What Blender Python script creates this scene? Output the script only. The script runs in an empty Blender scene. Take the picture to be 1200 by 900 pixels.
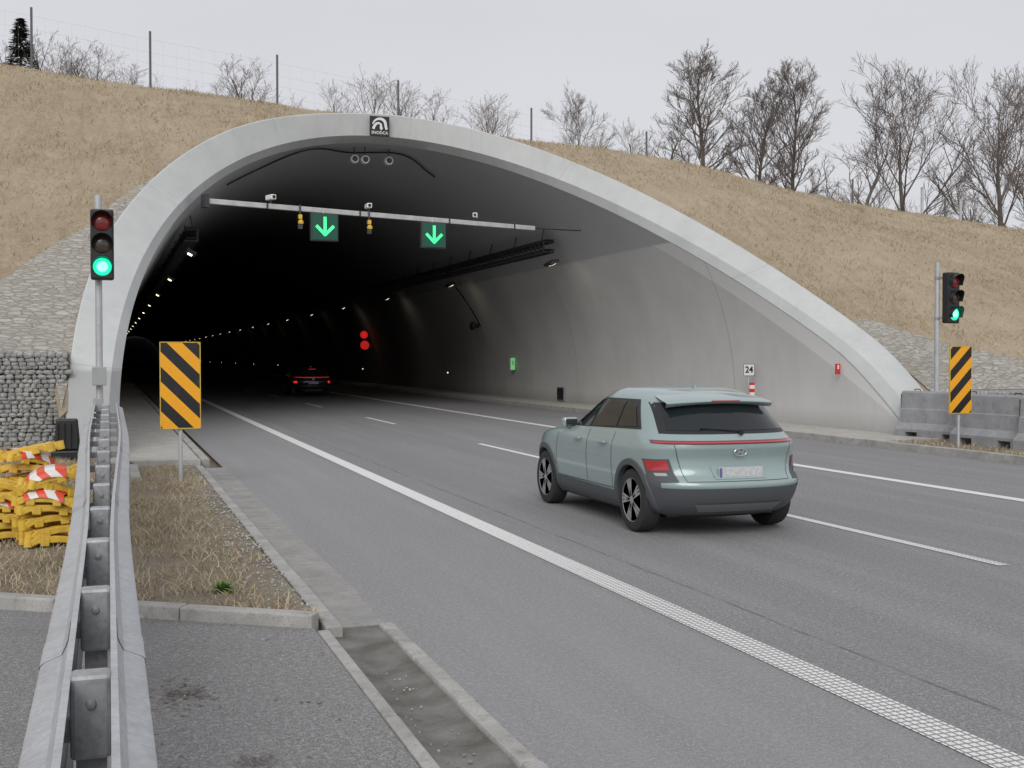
import bpy, bmesh, math, random
import numpy as np
from mathutils import Vector, Matrix, noise
R=math.radians
rng=random.Random(11)
SC=bpy.context.scene
COL=SC.collection
F=1370.; TH=math.atan(473/F); H=1.903; PIT=math.atan(31/F)
def azi(u): return TH+math.atan((u-600)/F)
def lerp(a,b,t): return a+(b-a)*t
def sm(t): t=max(0,min(1,t)); return t*t*(3-2*t)

# ------------------------------------------------------------ mesh helper
class MB:
    def __init__(s): s.v=[]; s.f=[]; s.m=[]
    def add(s,vs,fs,m=0):
        b=len(s.v); s.v+=[tuple(v) for v in vs]; s.f+=[[i+b for i in f] for f in fs]; s.m+=[m]*len(fs); return s
    def box(s,c,sz,m=0,rot=None,top=(1,1)):
        x,y,z=sz[0]/2,sz[1]/2,sz[2]/2
        vs=[Vector((sx*x*(top[0] if sz_>0 else 1),sy*y*(top[1] if sz_>0 else 1),sz_*z)) for sz_ in(-1,1) for sy in(-1,1) for sx in(-1,1)]
        if rot is not None: vs=[rot@v for v in vs]
        vs=[v+Vector(c) for v in vs]
        return s.add(vs,[(0,2,3,1),(4,5,7,6),(0,1,5,4),(2,6,7,3),(0,4,6,2),(1,3,7,5)],m)
    def tube(s,pts,r,n=6,m=0,cap=True):
        pts=[Vector(p) for p in pts]; k=len(pts)
        rr=r if isinstance(r,(list,tuple)) else [r]*k
        vs=[]
        t=(pts[1]-pts[0]).normalized()
        a=t.orthogonal().normalized()
        for i,p in enumerate(pts):
            if i>0: t=(pts[min(i+1,k-1)]-pts[i-1]).normalized()
            a=(a-t*a.dot(t)); a=a.normalized() if a.length>1e-6 else t.orthogonal().normalized()
            b=t.cross(a)
            for j in range(n):
                q=2*math.pi*j/n; vs.append(p+(a*math.cos(q)+b*math.sin(q))*rr[i])
        fs=[]
        for i in range(k-1):
            for j in range(n):
                fs.append((i*n+j,i*n+(j+1)%n,(i+1)*n+(j+1)%n,(i+1)*n+j))
        if cap and n>3: fs.append(tuple(range(n))[::-1]); fs.append(tuple((k-1)*n+j for j in range(n)))
        return s.add(vs,fs,m)
    def lathe(s,prof,c=(0,0,0),ax='z',n=24,m=0,rot=None):
        vs=[]
        for r,h in prof:
            for j in range(n):
                q=2*math.pi*j/n; a,b=r*math.cos(q),r*math.sin(q)
                v={'z':(a,b,h),'y':(a,h,b),'x':(h,a,b)}[ax]
                v=Vector(v)
                if rot is not None: v=rot@v
                vs.append(v+Vector(c))
        k=len(prof); fs=[]
        for i in range(k-1):
            for j in range(n): fs.append((i*n+j,i*n+(j+1)%n,(i+1)*n+(j+1)%n,(i+1)*n+j))
        if prof[0][0]>1e-4: fs.append(tuple(range(n))[::-1])
        if prof[-1][0]>1e-4: fs.append(tuple((k-1)*n+j for j in range(n)))
        return s.add(vs,fs,m)
    def grid(s,P,m=0,mf=None):
        a=len(P); b=len(P[0]); vs=[p for r in P for p in r]; fs=[]
        for i in range(a-1):
            for j in range(b-1): fs.append((i*b+j,i*b+j+1,(i+1)*b+j+1,(i+1)*b+j))
        return s.add(vs,fs,m)
    def build(s,name,mats,parent=None,smooth=False,bev=0,world=False,fix=True,ang=None):
        me=bpy.data.meshes.new(name)
        vs=s.v
        if world and parent is not None:
            o=parent.location; vs=[(v[0]-o.x,v[1]-o.y,v[2]-o.z) for v in vs]
        me.from_pydata(vs,[],s.f)
        if not isinstance(mats,(list,tuple)): mats=[mats]
        for m in mats: me.materials.append(m)
        me.polygons.foreach_set('material_index',s.m)
        if fix:
            bm=bmesh.new(); bm.from_mesh(me); bmesh.ops.recalc_face_normals(bm,faces=bm.faces); bm.to_mesh(me); bm.free()
        if smooth:
            me.polygons.foreach_set('use_smooth',[True]*len(me.polygons))
            if ang: me.set_sharp_from_angle(angle=R(ang))
        me.update()
        o=bpy.data.objects.new(name,me); COL.objects.link(o)
        if parent is not None: o.parent=parent
        if bev:
            b=o.modifiers.new('bevel','BEVEL'); b.width=bev; b.segments=2; b.limit_method='ANGLE'
        return o
def tag(o,label,cat,group=None,kind=None):
    o['label']=label; o['category']=cat
    if group: o['group']=group
    if kind: o['kind']=kind
    return o
def struct(o,kind='structure'): o['kind']=kind; return o
def thing(name,label,cat,loc=(0,0,0),rz=0,group=None):
    o=bpy.data.objects.new(name,None); COL.objects.link(o); o.location=loc; o.rotation_euler=(0,0,rz)
    o.empty_display_size=.2
    return tag(o,label,cat,group)
def copy_tree(o,parent=None):
    c=o.copy(); COL.objects.link(c)
    if parent is not None: c.parent=parent
    for ch in list(o.children): copy_tree(ch,c)
    return c

# ------------------------------------------------------------ materials
def N(nt,typ,ins=None,**props):
    n=nt.nodes.new('ShaderNode'+typ)
    for k,v in props.items(): setattr(n,k,v)
    for k,v in (ins or {}).items():
        if isinstance(v,bpy.types.NodeSocket): nt.links.new(v,n.inputs[k])
        else: n.inputs[k].default_value=v
    return n
def mt(nt,op,a,b=0.0,c=0.0): 
    return N(nt,'Math',{0:a,1:b,2:c},operation=op).outputs[0]
def mix(nt,f,a,b):
    def c4(x): return x if isinstance(x,bpy.types.NodeSocket) else (x[0],x[1],x[2],1)
    return N(nt,'Mix',{0:f,6:c4(a),7:c4(b)},data_type='RGBA').outputs[2]
def nz(nt,vec,scale,detail=4,rough=.55): 
    return N(nt,'TexNoise',{'Vector':vec,'Scale':scale,'Detail':detail,'Roughness':rough}).outputs['Fac']
def rng_(nt,v,a,b,c=0.,d=1.):
    return N(nt,'MapRange',{'Value':v,'From Min':a,'From Max':b,'To Min':c,'To Max':d}).outputs[0]
def start(name):
    m=bpy.data.materials.new(name); m.use_nodes=True; nt=m.node_tree; b=nt.nodes['Principled BSDF']
    pos=N(nt,'NewGeometry').outputs['Position']; obj=N(nt,'TexCoord').outputs['Object']
    return m,nt,b,pos,obj
def setc(nt,b,col):
    if isinstance(col,bpy.types.NodeSocket): nt.links.new(col,b.inputs['Base Color'])
    else: b.inputs['Base Color'].default_value=(*col,1)
def bump(nt,b,h,strength,dist=.02):
    n=N(nt,'Bump',{'Height':h,'Strength':strength,'Distance':dist}); nt.links.new(n.outputs[0],b.inputs['Normal'])
def M(name,col,rough=.7,metal=0,col2=None,scale=6,bs=0,bscale=60,coat=0,emis=None,es=0,world=False,stretch=None):
    m,nt,b,pos,obj=start(name)
    v=pos if world else obj
    if stretch: v=N(nt,'Mapping',{'Vector':v,'Scale':stretch}).outputs[0]
    if col2: setc(nt,b,mix(nt,rng_(nt,nz(nt,v,scale,6,.6),.35,.65),col,col2))
    else: setc(nt,b,col)
    b.inputs['Roughness'].default_value=rough; b.inputs['Metallic'].default_value=metal
    b.inputs['Coat Weight'].default_value=coat; b.inputs['Coat Roughness'].default_value=.06
    if bs: bump(nt,b,nz(nt,v,bscale,4),bs)
    if emis: b.inputs['Emission Color'].default_value=(*emis,1); b.inputs['Emission Strength'].default_value=es
    return m
def sep(nt,v):
    n=N(nt,'SeparateXYZ',{0:v}); return n.outputs[0],n.outputs[1],n.outputs[2]

def asphalt(name,base,tracks=True):
    m,nt,b,pos,obj=start(name)
    x,y,z=sep(nt,pos)
    f=nz(nt,pos,95,3,.75); g=nz(nt,pos,.45,6,.6); st=N(nt,'Mapping',{'Vector':pos,'Scale':(2.2,.12,1)}).outputs[0]
    h=nz(nt,st,1.0,5,.6)
    c=mix(nt,rng_(nt,f,.38,.62),[q*.45 for q in base],[q*1.55 for q in base])
    c=mix(nt,rng_(nt,nz(nt,pos,42,3,.75),.40,.60,0,.6),c,[q*.5 for q in base])
    c=mix(nt,rng_(nt,nz(nt,pos,27,3,.75),.52,.64,0,.6),c,[q*1.6 for q in base])
    c=mix(nt,rng_(nt,g,.35,.7,0,.3),c,[q*.8 for q in base])
    if tracks:
        c=mix(nt,rng_(nt,h,.45,.7,0,.35),c,[q*1.3 for q in base])
        w=None
        for cx in (5.0,6.8,8.75,10.55):
            d=mt(nt,'ABSOLUTE',mt(nt,'SUBTRACT',x,cx)); k=rng_(nt,d,0.05,.5,.24,0)
            w=k if w is None else mt(nt,'MAXIMUM',w,k)
        c=mix(nt,w,c,[q*.74 for q in base])
        c=mix(nt,rng_(nt,x,3.7,3.9,.32,0),c,[q*1.35 for q in base])
        d=mt(nt,'ABSOLUTE',mt(nt,'SUBTRACT',x,mt(nt,'ADD',4.5,mt(nt,'MULTIPLY',nz(nt,pos,1.5),.06))))
        c=mix(nt,mt(nt,'MULTIPLY',rng_(nt,d,.006,.022,.6,0),rng_(nt,nz(nt,pos,2.5,4),.4,.6,.3,1)),c,(.06,.06,.06))
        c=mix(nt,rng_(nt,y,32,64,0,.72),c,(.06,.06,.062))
    else:
        c=mix(nt,rng_(nt,nz(nt,pos,1.1,7,.65),.55,.75,0,.45),c,(.15,.14,.125))
        for (sx,sy,sr) in((.38,6.55,.16),(.62,5.35,.12),(-.9,6.2,.2)):
            d=N(nt,'VectorMath',{0:pos,1:(sx,sy,.075)},operation='DISTANCE').outputs['Value']
            d=mt(nt,'ADD',d,mt(nt,'MULTIPLY',mt(nt,'SUBTRACT',nz(nt,pos,9,5,.7),.5),.4))
            k=mt(nt,'MULTIPLY',rng_(nt,d,sr*.4,sr,.8,0),rng_(nt,nz(nt,pos,40,4,.7),.4,.55,.2,1))
            c=mix(nt,k,c,(.07,.055,.045))
    v=N(nt,'TexVoronoi',{'Vector':pos,'Scale':60.}).outputs['Distance']
    c=mix(nt,rng_(nt,v,.05,.3,.5,0),c,[min(1,q*2.1) for q in base])
    setc(nt,b,c); b.inputs['Roughness'].default_value=.85
    bump(nt,b,mt(nt,'ADD',f,v),.5,.008)
    return m
m_road=asphalt('road_asphalt',(.262,.257,.258))
m_pad=asphalt('pad_asphalt',(.265,.258,.255),False)

def lining():
    m,nt,b,pos,obj=start('tunnel_concrete')
    x,y,z=sep(nt,pos)
    g=nz(nt,pos,.5,7,.6); st=N(nt,'Mapping',{'Vector':pos,'Scale':(1,1.6,.35)}).outputs[0]; h=nz(nt,st,1.1,6,.6)
    c=mix(nt,rng_(nt,g,.3,.7),(.60,.595,.575),(.70,.69,.67))
    c=mix(nt,rng_(nt,h,.5,.8,0,.2),c,(.45,.44,.42))
    c=mix(nt,rng_(nt,nz(nt,pos,40,3),.6,.72,0,.25),c,(.36,.35,.34))
    dd=mt(nt,'SUBTRACT',y,mt(nt,'ADD',20.,mt(nt,'MULTIPLY',z,2.05)))
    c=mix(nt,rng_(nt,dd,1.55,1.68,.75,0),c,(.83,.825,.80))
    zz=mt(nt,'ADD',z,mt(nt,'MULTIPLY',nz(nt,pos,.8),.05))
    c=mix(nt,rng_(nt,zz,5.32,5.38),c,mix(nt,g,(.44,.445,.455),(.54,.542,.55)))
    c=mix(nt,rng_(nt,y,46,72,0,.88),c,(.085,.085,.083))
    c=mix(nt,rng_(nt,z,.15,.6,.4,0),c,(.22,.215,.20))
    fr=mt(nt,'FRACT',mt(nt,'DIVIDE',mt(nt,'SUBTRACT',y,42),12.))
    d=mt(nt,'ABSOLUTE',mt(nt,'SUBTRACT',fr,.5)); c=mix(nt,rng_(nt,d,.4976,.4988,0,.35),c,(.15,.15,.15))
    b.inputs['Roughness'].default_value=.85; setc(nt,b,c); bump(nt,b,mt(nt,'ADD',nz(nt,pos,25,5),g),.15,.02)
    return m
m_lin=lining()
def collar_m():
    m,nt,b,pos,obj=start('portal_concrete')
    x,y,z=sep(nt,pos)
    g=nz(nt,pos,.9,7,.62); st=N(nt,'Mapping',{'Vector':pos,'Scale':(2.2,2.2,.35)}).outputs[0]; h=nz(nt,st,1.6,6,.65)
    c=mix(nt,rng_(nt,g,.3,.7),(.50,.515,.505),(.58,.595,.58))
    c=mix(nt,rng_(nt,h,.52,.8,0,.35),c,(.40,.405,.39))
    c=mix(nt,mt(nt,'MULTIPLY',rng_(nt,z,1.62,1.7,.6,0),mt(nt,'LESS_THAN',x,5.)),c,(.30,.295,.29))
    c=mix(nt,rng_(nt,nz(nt,pos,60,2),.62,.7,0,.4),c,(.28,.28,.27))
    an=mt(nt,'ARCTAN2',mt(nt,'SUBTRACT',z,.645),mt(nt,'SUBTRACT',x,8.7))
    fr=mt(nt,'ABSOLUTE',mt(nt,'SUBTRACT',mt(nt,'FRACT',mt(nt,'DIVIDE',mt(nt,'ADD',an,.1),.52)),.5))
    c=mix(nt,rng_(nt,fr,.4975,.4990,0,.3),c,(.2,.2,.2))
    setc(nt,b,c); b.inputs['Roughness'].default_value=.8; bump(nt,b,nz(nt,pos,30,5),.2,.02)
    return m
m_col=collar_m()
def hill_m(name):
    m,nt,b,pos,obj=start(name)
    st=N(nt,'Mapping',{'Vector':pos,'Scale':(2.6,.35,.35)}).outputs[0]
    a=nz(nt,pos,1.1,8,.7); f=nz(nt,pos,12,6,.75); g=nz(nt,pos,.25,5,.6)
    c=mix(nt,rng_(nt,a,.30,.70),(.36,.285,.19),(.50,.415,.295))
    c=mix(nt,rng_(nt,nz(nt,st,1.3,6,.65),.42,.66,0,.5),c,(.31,.235,.15))
    c=mix(nt,rng_(nt,f,.46,.72,0,.6),c,(.25,.185,.12))
    c=mix(nt,rng_(nt,g,.45,.7,0,.45),c,(.53,.445,.32))
    c=mix(nt,rng_(nt,nz(nt,pos,.6,4),.62,.74,0,.15),c,(.24,.23,.14))
    setc(nt,b,c); b.inputs['Roughness'].default_value=.95
    bump(nt,b,mt(nt,'ADD',f,a),.65,.09)
    return m
m_hill=hill_m('dry_grass_slope')
def verge_m():
    m,nt,b,pos,obj=start('verge_soil')
    a=nz(nt,pos,1.6,7,.7); f=nz(nt,pos,45,5,.75)
    c=mix(nt,rng_(nt,a,.35,.62),(.24,.185,.125),(.40,.345,.25))
    c=mix(nt,rng_(nt,f,.42,.62),c,(.19,.155,.11))
    c=mix(nt,rng_(nt,nz(nt,pos,90,2),.6,.68),c,(.46,.43,.37))
    setc(nt,b,c); b.inputs['Roughness'].default_value=.95; bump(nt,b,f,.9,.03); return m
m_verge=verge_m()
def stone_m(name,sc,c1,c2,joint=(.25,.22,.17)):
    m,nt,b,pos,obj=start(name)
    wv=N(nt,'TexNoise',{'Vector':pos,'Scale':3.,'Detail':2.}).outputs['Color']
    wv=N(nt,'VectorMath',{0:wv,1:(.14,.14,.14)},operation='MULTIPLY').outputs[0]
    vv=N(nt,'VectorMath',{0:pos,1:wv},operation='ADD').outputs[0]
    vv=N(nt,'Mapping',{'Vector':vv,'Scale':(.6,1.1,1.4)}).outputs[0]
    w=N(nt,'TexVoronoi',{'Vector':vv,'Scale':sc},feature='DISTANCE_TO_EDGE').outputs['Distance']
    cc=N(nt,'TexVoronoi',{'Vector':vv,'Scale':sc}).outputs['Color']
    cr=N(nt,'SeparateColor',{0:cc}).outputs[0]
    c=mix(nt,cr,c1,c2); c=mix(nt,rng_(nt,nz(nt,pos,12,6,.7),.4,.7,0,.4),c,(.29,.265,.215))
    jm=mt(nt,'MULTIPLY',rng_(nt,w,.01,.08,1,0),rng_(nt,nz(nt,pos,1.7,4),.35,.6,.4,1.))
    c=mix(nt,jm,c,joint)
    c=mix(nt,rng_(nt,nz(nt,pos,.8,5,.7),.55,.68,0,.55),c,(.38,.315,.215))
    setc(nt,b,c); b.inputs['Roughness'].default_value=.9
    bump(nt,b,mt(nt,'ADD',rng_(nt,w,0,.15),mt(nt,'MULTIPLY',nz(nt,pos,20),.4)),.7,.04); return m
m_pitch=stone_m('stone_pitching_surface',6.4,(.34,.325,.29),(.48,.46,.415))
def rock_m():
    m,nt,b,pos,obj=start('gabion_rock')
    cc=N(nt,'TexVoronoi',{'Vector':pos,'Scale':6.}).outputs['Color']
    cr=N(nt,'SeparateColor',{0:cc}).outputs[0]
    c=mix(nt,cr,(.30,.30,.285),(.50,.495,.47)); c=mix(nt,rng_(nt,nz(nt,pos,14,5),.4,.7,0,.4),c,(.26,.255,.235))
    setc(nt,b,c); b.inputs['Roughness'].default_value=.9; bump(nt,b,nz(nt,pos,30,5),.5,.02); return m
m_rock=rock_m()
def kerb_m(name='kerb_concrete',c1=(.34,.33,.31),c2=(.47,.46,.435)):
    m,nt,b,pos,obj=start(name)
    c=mix(nt,rng_(nt,nz(nt,pos,2.5,7,.65),.35,.65),c1,c2)
    c=mix(nt,rng_(nt,nz(nt,pos,70,3),.55,.7,0,.55),c,(.18,.17,.15))
    c=mix(nt,rng_(nt,nz(nt,pos,7,6,.7),.52,.7,0,.55),c,(.19,.17,.135))
    setc(nt,b,c); b.inputs['Roughness'].default_value=.9; bump(nt,b,nz(nt,pos,90,3),.4,.008); return m
m_kerb=kerb_m(); m_walk=kerb_m('walkway_concrete',(.42,.40,.36),(.52,.50,.46)); m_gut=kerb_m('gutter_concrete',(.27,.265,.255),(.36,.35,.335))
m_silt=M('channel_silt',(.13,.12,.105),.95,col2=(.25,.24,.225),scale=3.5,bs=.6,bscale=80,world=True)
def line_m():
    m,nt,b,pos,obj=start('road_paint')
    x,y,z=sep(nt,pos)
    fx=mt(nt,'FRACT',mt(nt,'DIVIDE',x,.048)); fy=mt(nt,'FRACT',mt(nt,'DIVIDE',y,.055))
    k=mt(nt,'MULTIPLY',mt(nt,'LESS_THAN',fx,.74),mt(nt,'LESS_THAN',fy,.72))
    k=mt(nt,'MAXIMUM',k,rng_(nt,y,8,12.5,0.0,1))
    wear=rng_(nt,nz(nt,pos,28,5,.7),.54,.74,1,.25)
    c=mix(nt,mt(nt,'MULTIPLY',k,wear),(.27,.265,.26),(.78,.78,.76))
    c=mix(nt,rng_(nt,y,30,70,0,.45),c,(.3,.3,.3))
    setc(nt,b,c); b.inputs['Roughness'].default_value=.7; return m
m_line=line_m()
def stripe_m(name,ca,cb,sx,sz,period,duty=.5,rough=.4,emit=0):
    m,nt,b,pos,obj=start(name)
    x,y,z=sep(nt,obj)
    t=mt(nt,'ADD',mt(nt,'MULTIPLY',x,sx),mt(nt,'MULTIPLY',z,sz))
    k=mt(nt,'LESS_THAN',mt(nt,'FRACT',mt(nt,'ADD',mt(nt,'DIVIDE',t,period),10.)),duty)
    c=mix(nt,k,ca,cb); c=mix(nt,rng_(nt,nz(nt,obj,6,6,.7),.55,.8,0,.25),c,(.2,.17,.12))
    setc(nt,b,c); b.inputs['Roughness'].default_value=rough; return m
m_chevL=stripe_m('yellow_black_stripes',(.014,.014,.016),(.90,.40,.012),1,1,.43)
m_chevR=stripe_m('yellow_black_stripes_mirrored',(.014,.014,.016),(.90,.40,.012),-1,1,.43)
m_redwhite=stripe_m('red_white_stripes',(.78,.76,.73),(.75,.07,.03),1,.6,.17)
m_yel=M('yellow_plastic',(.80,.53,.06),.5,col2=(.60,.38,.06),scale=9,bs=.2)
def galv(name,c1,c2,met=.35):
    m,nt,b,pos,obj=start(name)
    v=N(nt,'TexVoronoi',{'Vector':pos,'Scale':55.}).outputs['Color']; cr=N(nt,'SeparateColor',{0:v}).outputs[0]
    c=mix(nt,cr,c1,c2); c=mix(nt,rng_(nt,nz(nt,pos,3,7,.7),.45,.7,0,.4),c,[q*.6 for q in c1])
    setc(nt,b,c); b.inputs['Metallic'].default_value=met; b.inputs['Roughness'].default_value=.5
    bump(nt,b,nz(nt,pos,12,3),.08,.01); return m
m_galv=galv('galvanised_steel',(.48,.495,.51),(.58,.59,.605)); m_galvd=galv('dull_galvanised_steel',(.34,.35,.36),(.44,.445,.455))
m_galvs=galv('weathered_post_steel',(.28,.285,.29),(.38,.385,.39))
m_fpost=M('fence_post_steel',(.13,.135,.14),.6,.2)
m_black=M('black_plastic',(.018,.018,.02),.45); m_dark=M('dark_metal',(.06,.06,.065),.5,.3)
m_white=M('white_enamel',(.78,.78,.76),.4); m_red=M('red_enamel',(.6,.03,.02),.4); m_grey=M('grey_cabinet_paint',(.40,.41,.41),.5,col2=(.32,.33,.33))
m_beam=M('pale_painted_steel',(.58,.58,.57),.5,col2=(.44,.44,.43),scale=3)
m_lamp=M('lamp_glow',(.9,.85,.7),.4,emis=(1.,.84,.60),es=3)
m_lampcool=M('lamp_glow_small',(.9,.9,.8),.4,emis=(1.,.92,.75),es=2)
m_green=M('green_signal_glow',(.0,.5,.3),.3,emis=(.02,.9,.48),es=1.1)
m_greenhot=M('green_signal_centre',(.5,.9,.8),.3,emis=(.2,1.,.68),es=1.4)
m_arrow=M('green_arrow_glow',(.05,.8,.3),.3,emis=(.06,1.,.26),es=1.0)
m_disp=M('display_green_black',(.01,.035,.03),.3,emis=(.0,.2,.10),es=.22)
m_redlens=M('dark_red_lens',(.22,.018,.02),.2,coat=.6); m_amblens=M('dark_amber_lens',(.06,.04,.03),.2,coat=.6)
m_redglow=M('red_signal_glow',(.6,.02,.02),.3,emis=(1.,.03,.03),es=.38)
m_exit=M('exit_sign_glow',(.2,.7,.35),.3,emis=(.25,.9,.25),es=.35)
m_rubber=M('rubber',(.03,.03,.031),.8,bs=.3,bscale=90)
m_barrier=kerb_m('barrier_concrete',(.29,.295,.31),(.38,.385,.40))
m_bark=M('bare_bark',(.085,.07,.06),.9,col2=(.14,.12,.105),scale=3,bs=.4,bscale=20)
m_twig=M('bare_twigs',(.13,.105,.095),.9,col2=(.19,.16,.145),scale=.8)
m_twigp=M('pale_bare_twigs',(.25,.22,.205),.9,col2=(.33,.30,.285),scale=.8)
m_birch=M('pale_bark',(.30,.28,.26),.9,col2=(.13,.11,.1),scale=5)
m_needle=M('conifer_needles',(.03,.045,.03),.9,col2=(.055,.07,.045),scale=1.5)
m_straw=M('straw_blades',(.46,.375,.25),.9,col2=(.56,.47,.34),scale=1.8,world=True)
m_straw2=M('brown_blades',(.31,.24,.155),.9,col2=(.43,.35,.24),scale=2.5,world=True)
m_gblade=M('green_blades',(.13,.19,.05),.85,col2=(.22,.27,.09),scale=6,world=True)

# ------------------------------------------------------------ profile of the tunnel
XC,ZC,RI,RO=8.7,.645,8.515,9.40
def ycut(z):
    a=21.4+1.35*z; b=20+2.05*z; d=b-a
    return a+.5*(d+math.sqrt(d*d+.05))
path=[]
path.append((-1,0,-.15)); path.append((-1,0,.25))
NA=96
for i in range(NA+1):
    a=math.pi-math.pi*i/NA; path.append((math.cos(a),math.sin(a),None))
path.append((1,0,.25)); path.append((1,0,-.15))
# the outer face grows slightly fuller over the left shoulder
def extra(c,s):
    a=math.degrees(math.atan2(s,c)); return .18*sm((a-96)/30)*sm((179-a)/26)
def ring(r,dy=None,Y=None,full=0.):
    P=[]
    for c,s,zf in path:
        rr=r+full*extra(c,s) if zf is None else r
        z=zf if zf is not None else ZC+rr*s
        zi=zf if zf is not None else ZC+RI*s
        y=Y if Y is not None else ycut(zi)+dy
        P.append((XC+rr*c,y,z))
    return P
mb=MB()
mb.grid([ring(RI,.5),ring(RI,.42),ring(8.70,0.0),ring(RO,-.10,full=1),ring(RO+.03,-.07,full=1),ring(RO+.05,.5,full=1),ring(RO+.03,2.2,full=.9)])
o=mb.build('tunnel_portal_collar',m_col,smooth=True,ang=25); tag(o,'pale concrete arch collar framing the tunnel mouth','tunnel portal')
mb=MB()
rows=[]
S=[0,.01,.02,.035,.05,.08,.12,.18,.26,.4,.6,.8,1]
base=ring(RI,.48)
for s in S: rows.append([(p[0],lerp(p[1],420,s),p[2]) for p in base])
mb.grid(rows)
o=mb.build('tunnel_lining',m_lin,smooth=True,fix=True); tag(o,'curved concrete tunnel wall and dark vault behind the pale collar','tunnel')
mb=MB(); mb.add([(-2,421,-1),(20,421,-1),(20,421,11),(-2,421,11)],[(0,1,2,3)]); o=mb.build('tunnel_black_cap',M('tunnel_dark',(.01,.01,.01),.9)); struct(o)  # added black cap closing the tube, stands in for the darkness far inside
# ------------------------------------------------------------ hill
def hb(Y):
    if Y<40: return .5385*(Y-20)-.32
    t=min(1,(Y-40)/8); return 10.45+ .5385*8*(t-t*t/2)*.92 
def hill(X,Y,nzs=True):
    ex=lerp(3.2,1.5,sm((X-17)/12))
    k=(max(0,min(1.,(Y-20)/27)))**ex
    z=hb(Y)-(.38+.118*X)*k
    if X>20: z-=.018*(X-20)*k
    if Y>48: z-= .02*(Y-48)
    if X>60: z-= (X-60)*.03
    dx=abs(X-XC)
    if nzs:
        k=sm((Y-22)/5)*(sm((dx-9.3)/2)*.85+.15 if Y<Y0(X)+1.5 else 1)
        z+=k*(.06*noise.noise(Vector((X*.5,Y*.5,0)))+.03*noise.noise(Vector((X*1.7,Y*1.7,3))) + .2*noise.noise(Vector((X*.09,Y*.09,9))))
    if dx<9.0: z=max(z,ZC+math.sqrt(9.0**2-dx*dx)+.05)
    return z
def Y0(X):
    dx=abs(X-XC)
    if dx<RO: 
        s=math.sqrt(1-(dx/RO)**2); return max(22.05,ycut(ZC+RI*s)+.25)
    if X<XC: return 22.3 if X>-.85 else 23.7
    return 22.0
xs=list(np.arange(-70,-8,4.))+list(np.arange(-8,-.9,.35))+[-.84,-.7]
for i in range(1,90):
    a=math.pi-math.pi*i/90; xs.append(XC+RO*math.cos(a))
xs+=list(np.arange(18.1,50,.45))+list(np.arange(50,130,5.))
rowsP=[]
for X in xs:
    y0=Y0(X); col=[]
    for j in range(61):
        Y=lerp(y0,48,(j/60)); z=hill(X,Y)
        if j==0: z-=.1
        col.append((X,Y,z))
    for Y in (50,53,57,62,70,85,110,150,220,320,420): col.append((X,Y,hill(X,Y)))
    rowsP.append(col)
mb=MB(); mb.grid(rowsP); o=mb.build('hill',m_hill,smooth=True); struct(o)
mb=MB(); 
E=2500
mb.add([(-E,-E,-.09),(E,-E,-.09),(E,E,-.09),(-E,E,-.09)],[(0,1,2,3)]); struct(mb.build('ground',m_verge))
def pitch(xa,topf,botf,name):
    P=[]
    for X in xa:
        a,b=botf(X),topf(X)
        if b<=a+.02: b=a+.02
        P.append([(X,lerp(a,b,j/24),hill(X,lerp(a,b,j/24))+.035) for j in range(25)])
    mb=MB(); mb.grid(P); return struct(mb.build(name,m_pitch,smooth=True))
def topL(X): return float(np.interp(X,[-14,-2.2,0,1.6,2.6,3.6],[26.6,27.3,31.0,34.2,35.9,36.9]))+.3*noise.noise(Vector((X*1.3,0,0)))
def topR(X): return float(np.interp(X,[17.4,18.8,20.6,23,30],[25.2,26.2,24.7,23.6,23.2]))+.3*noise.noise(Vector((X*1.3,5,0)))
pitch(list(np.arange(-14,3.5,.2)),topL,lambda X:max(Y0(X)-.0,22.4),'stone_paved_slope')
pitch(list(np.arange(18.15,30,.2)),topR,lambda X:Y0(X)+.02,'stone_paved_slope')

# ------------------------------------------------------------ blades of grass (uncountable)
def blades(name,n,xr,yr,zf,hmin,hmax,w,mats,ok,seed,prob=None,lean=.5,clump=0):
    r=np.random.RandomState(seed)
    X=r.uniform(*xr,n); Y=r.uniform(*yr,n)
    vs=[];fs=[];ms=[]
    for i in range(n):
        x,y=float(X[i]),float(Y[i])
        if not ok(x,y): continue
        dn=noise.noise(Vector((x*clump,y*clump,7))) if clump else 0
        if clump and dn<r.uniform(-.7,.05): continue
        z=zf(x,y); h=r.uniform(hmin,hmax)*(1+max(0,dn)*1.0); a=r.uniform(0,6.283); l=h*r.uniform(.2,1)*lean*2; b=r.uniform(0,6.283)
        dx,dy=math.cos(a)*w/2,math.sin(a)*w/2; lx,ly=math.cos(b)*l,math.sin(b)*l
        k=len(vs)
        vs+= [(x-dx,y-dy,z-.01),(x+dx,y+dy,z-.01),(x+lx*.4+dx*.6,y+ly*.4+dy*.6,z+h*.65),(x+lx*.4-dx*.6,y+ly*.4-dy*.6,z+h*.65),(x+lx,y+ly,z+h)]
        fs+=[(k,k+1,k+2,k+3),(k+3,k+2,k+4)]
        q=r.rand(); mi=0 if q<prob[0] else (1 if q<prob[1] else 2)
        ms+=[mi,mi]
    me=bpy.data.meshes.new(name); me.from_pydata(vs,[],fs)
    for m in mats: me.materials.append(m)
    me.polygons.foreach_set('material_index',ms); me.update()
    o=bpy.data.objects.new(name,me); COL.objects.link(o); return o
def okh(x,y):
    if y<Y0(x)+.2: return False
    if x<3.6 and y<topL(x)-.15: return False
    if x>18. and y<topR(x)-.1: return False
    return True
o=blades('hill_grass',120000,(-9,46),(22.5,48.5),lambda x,y:hill(x,y),.03,.095,.022,[m_straw,m_straw2,m_gblade],okh,3,(.62,.992),1.3,.5)
tag(o,'short dry straw coloured grass covering the slope over the tunnel','grass',kind='stuff')

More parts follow.
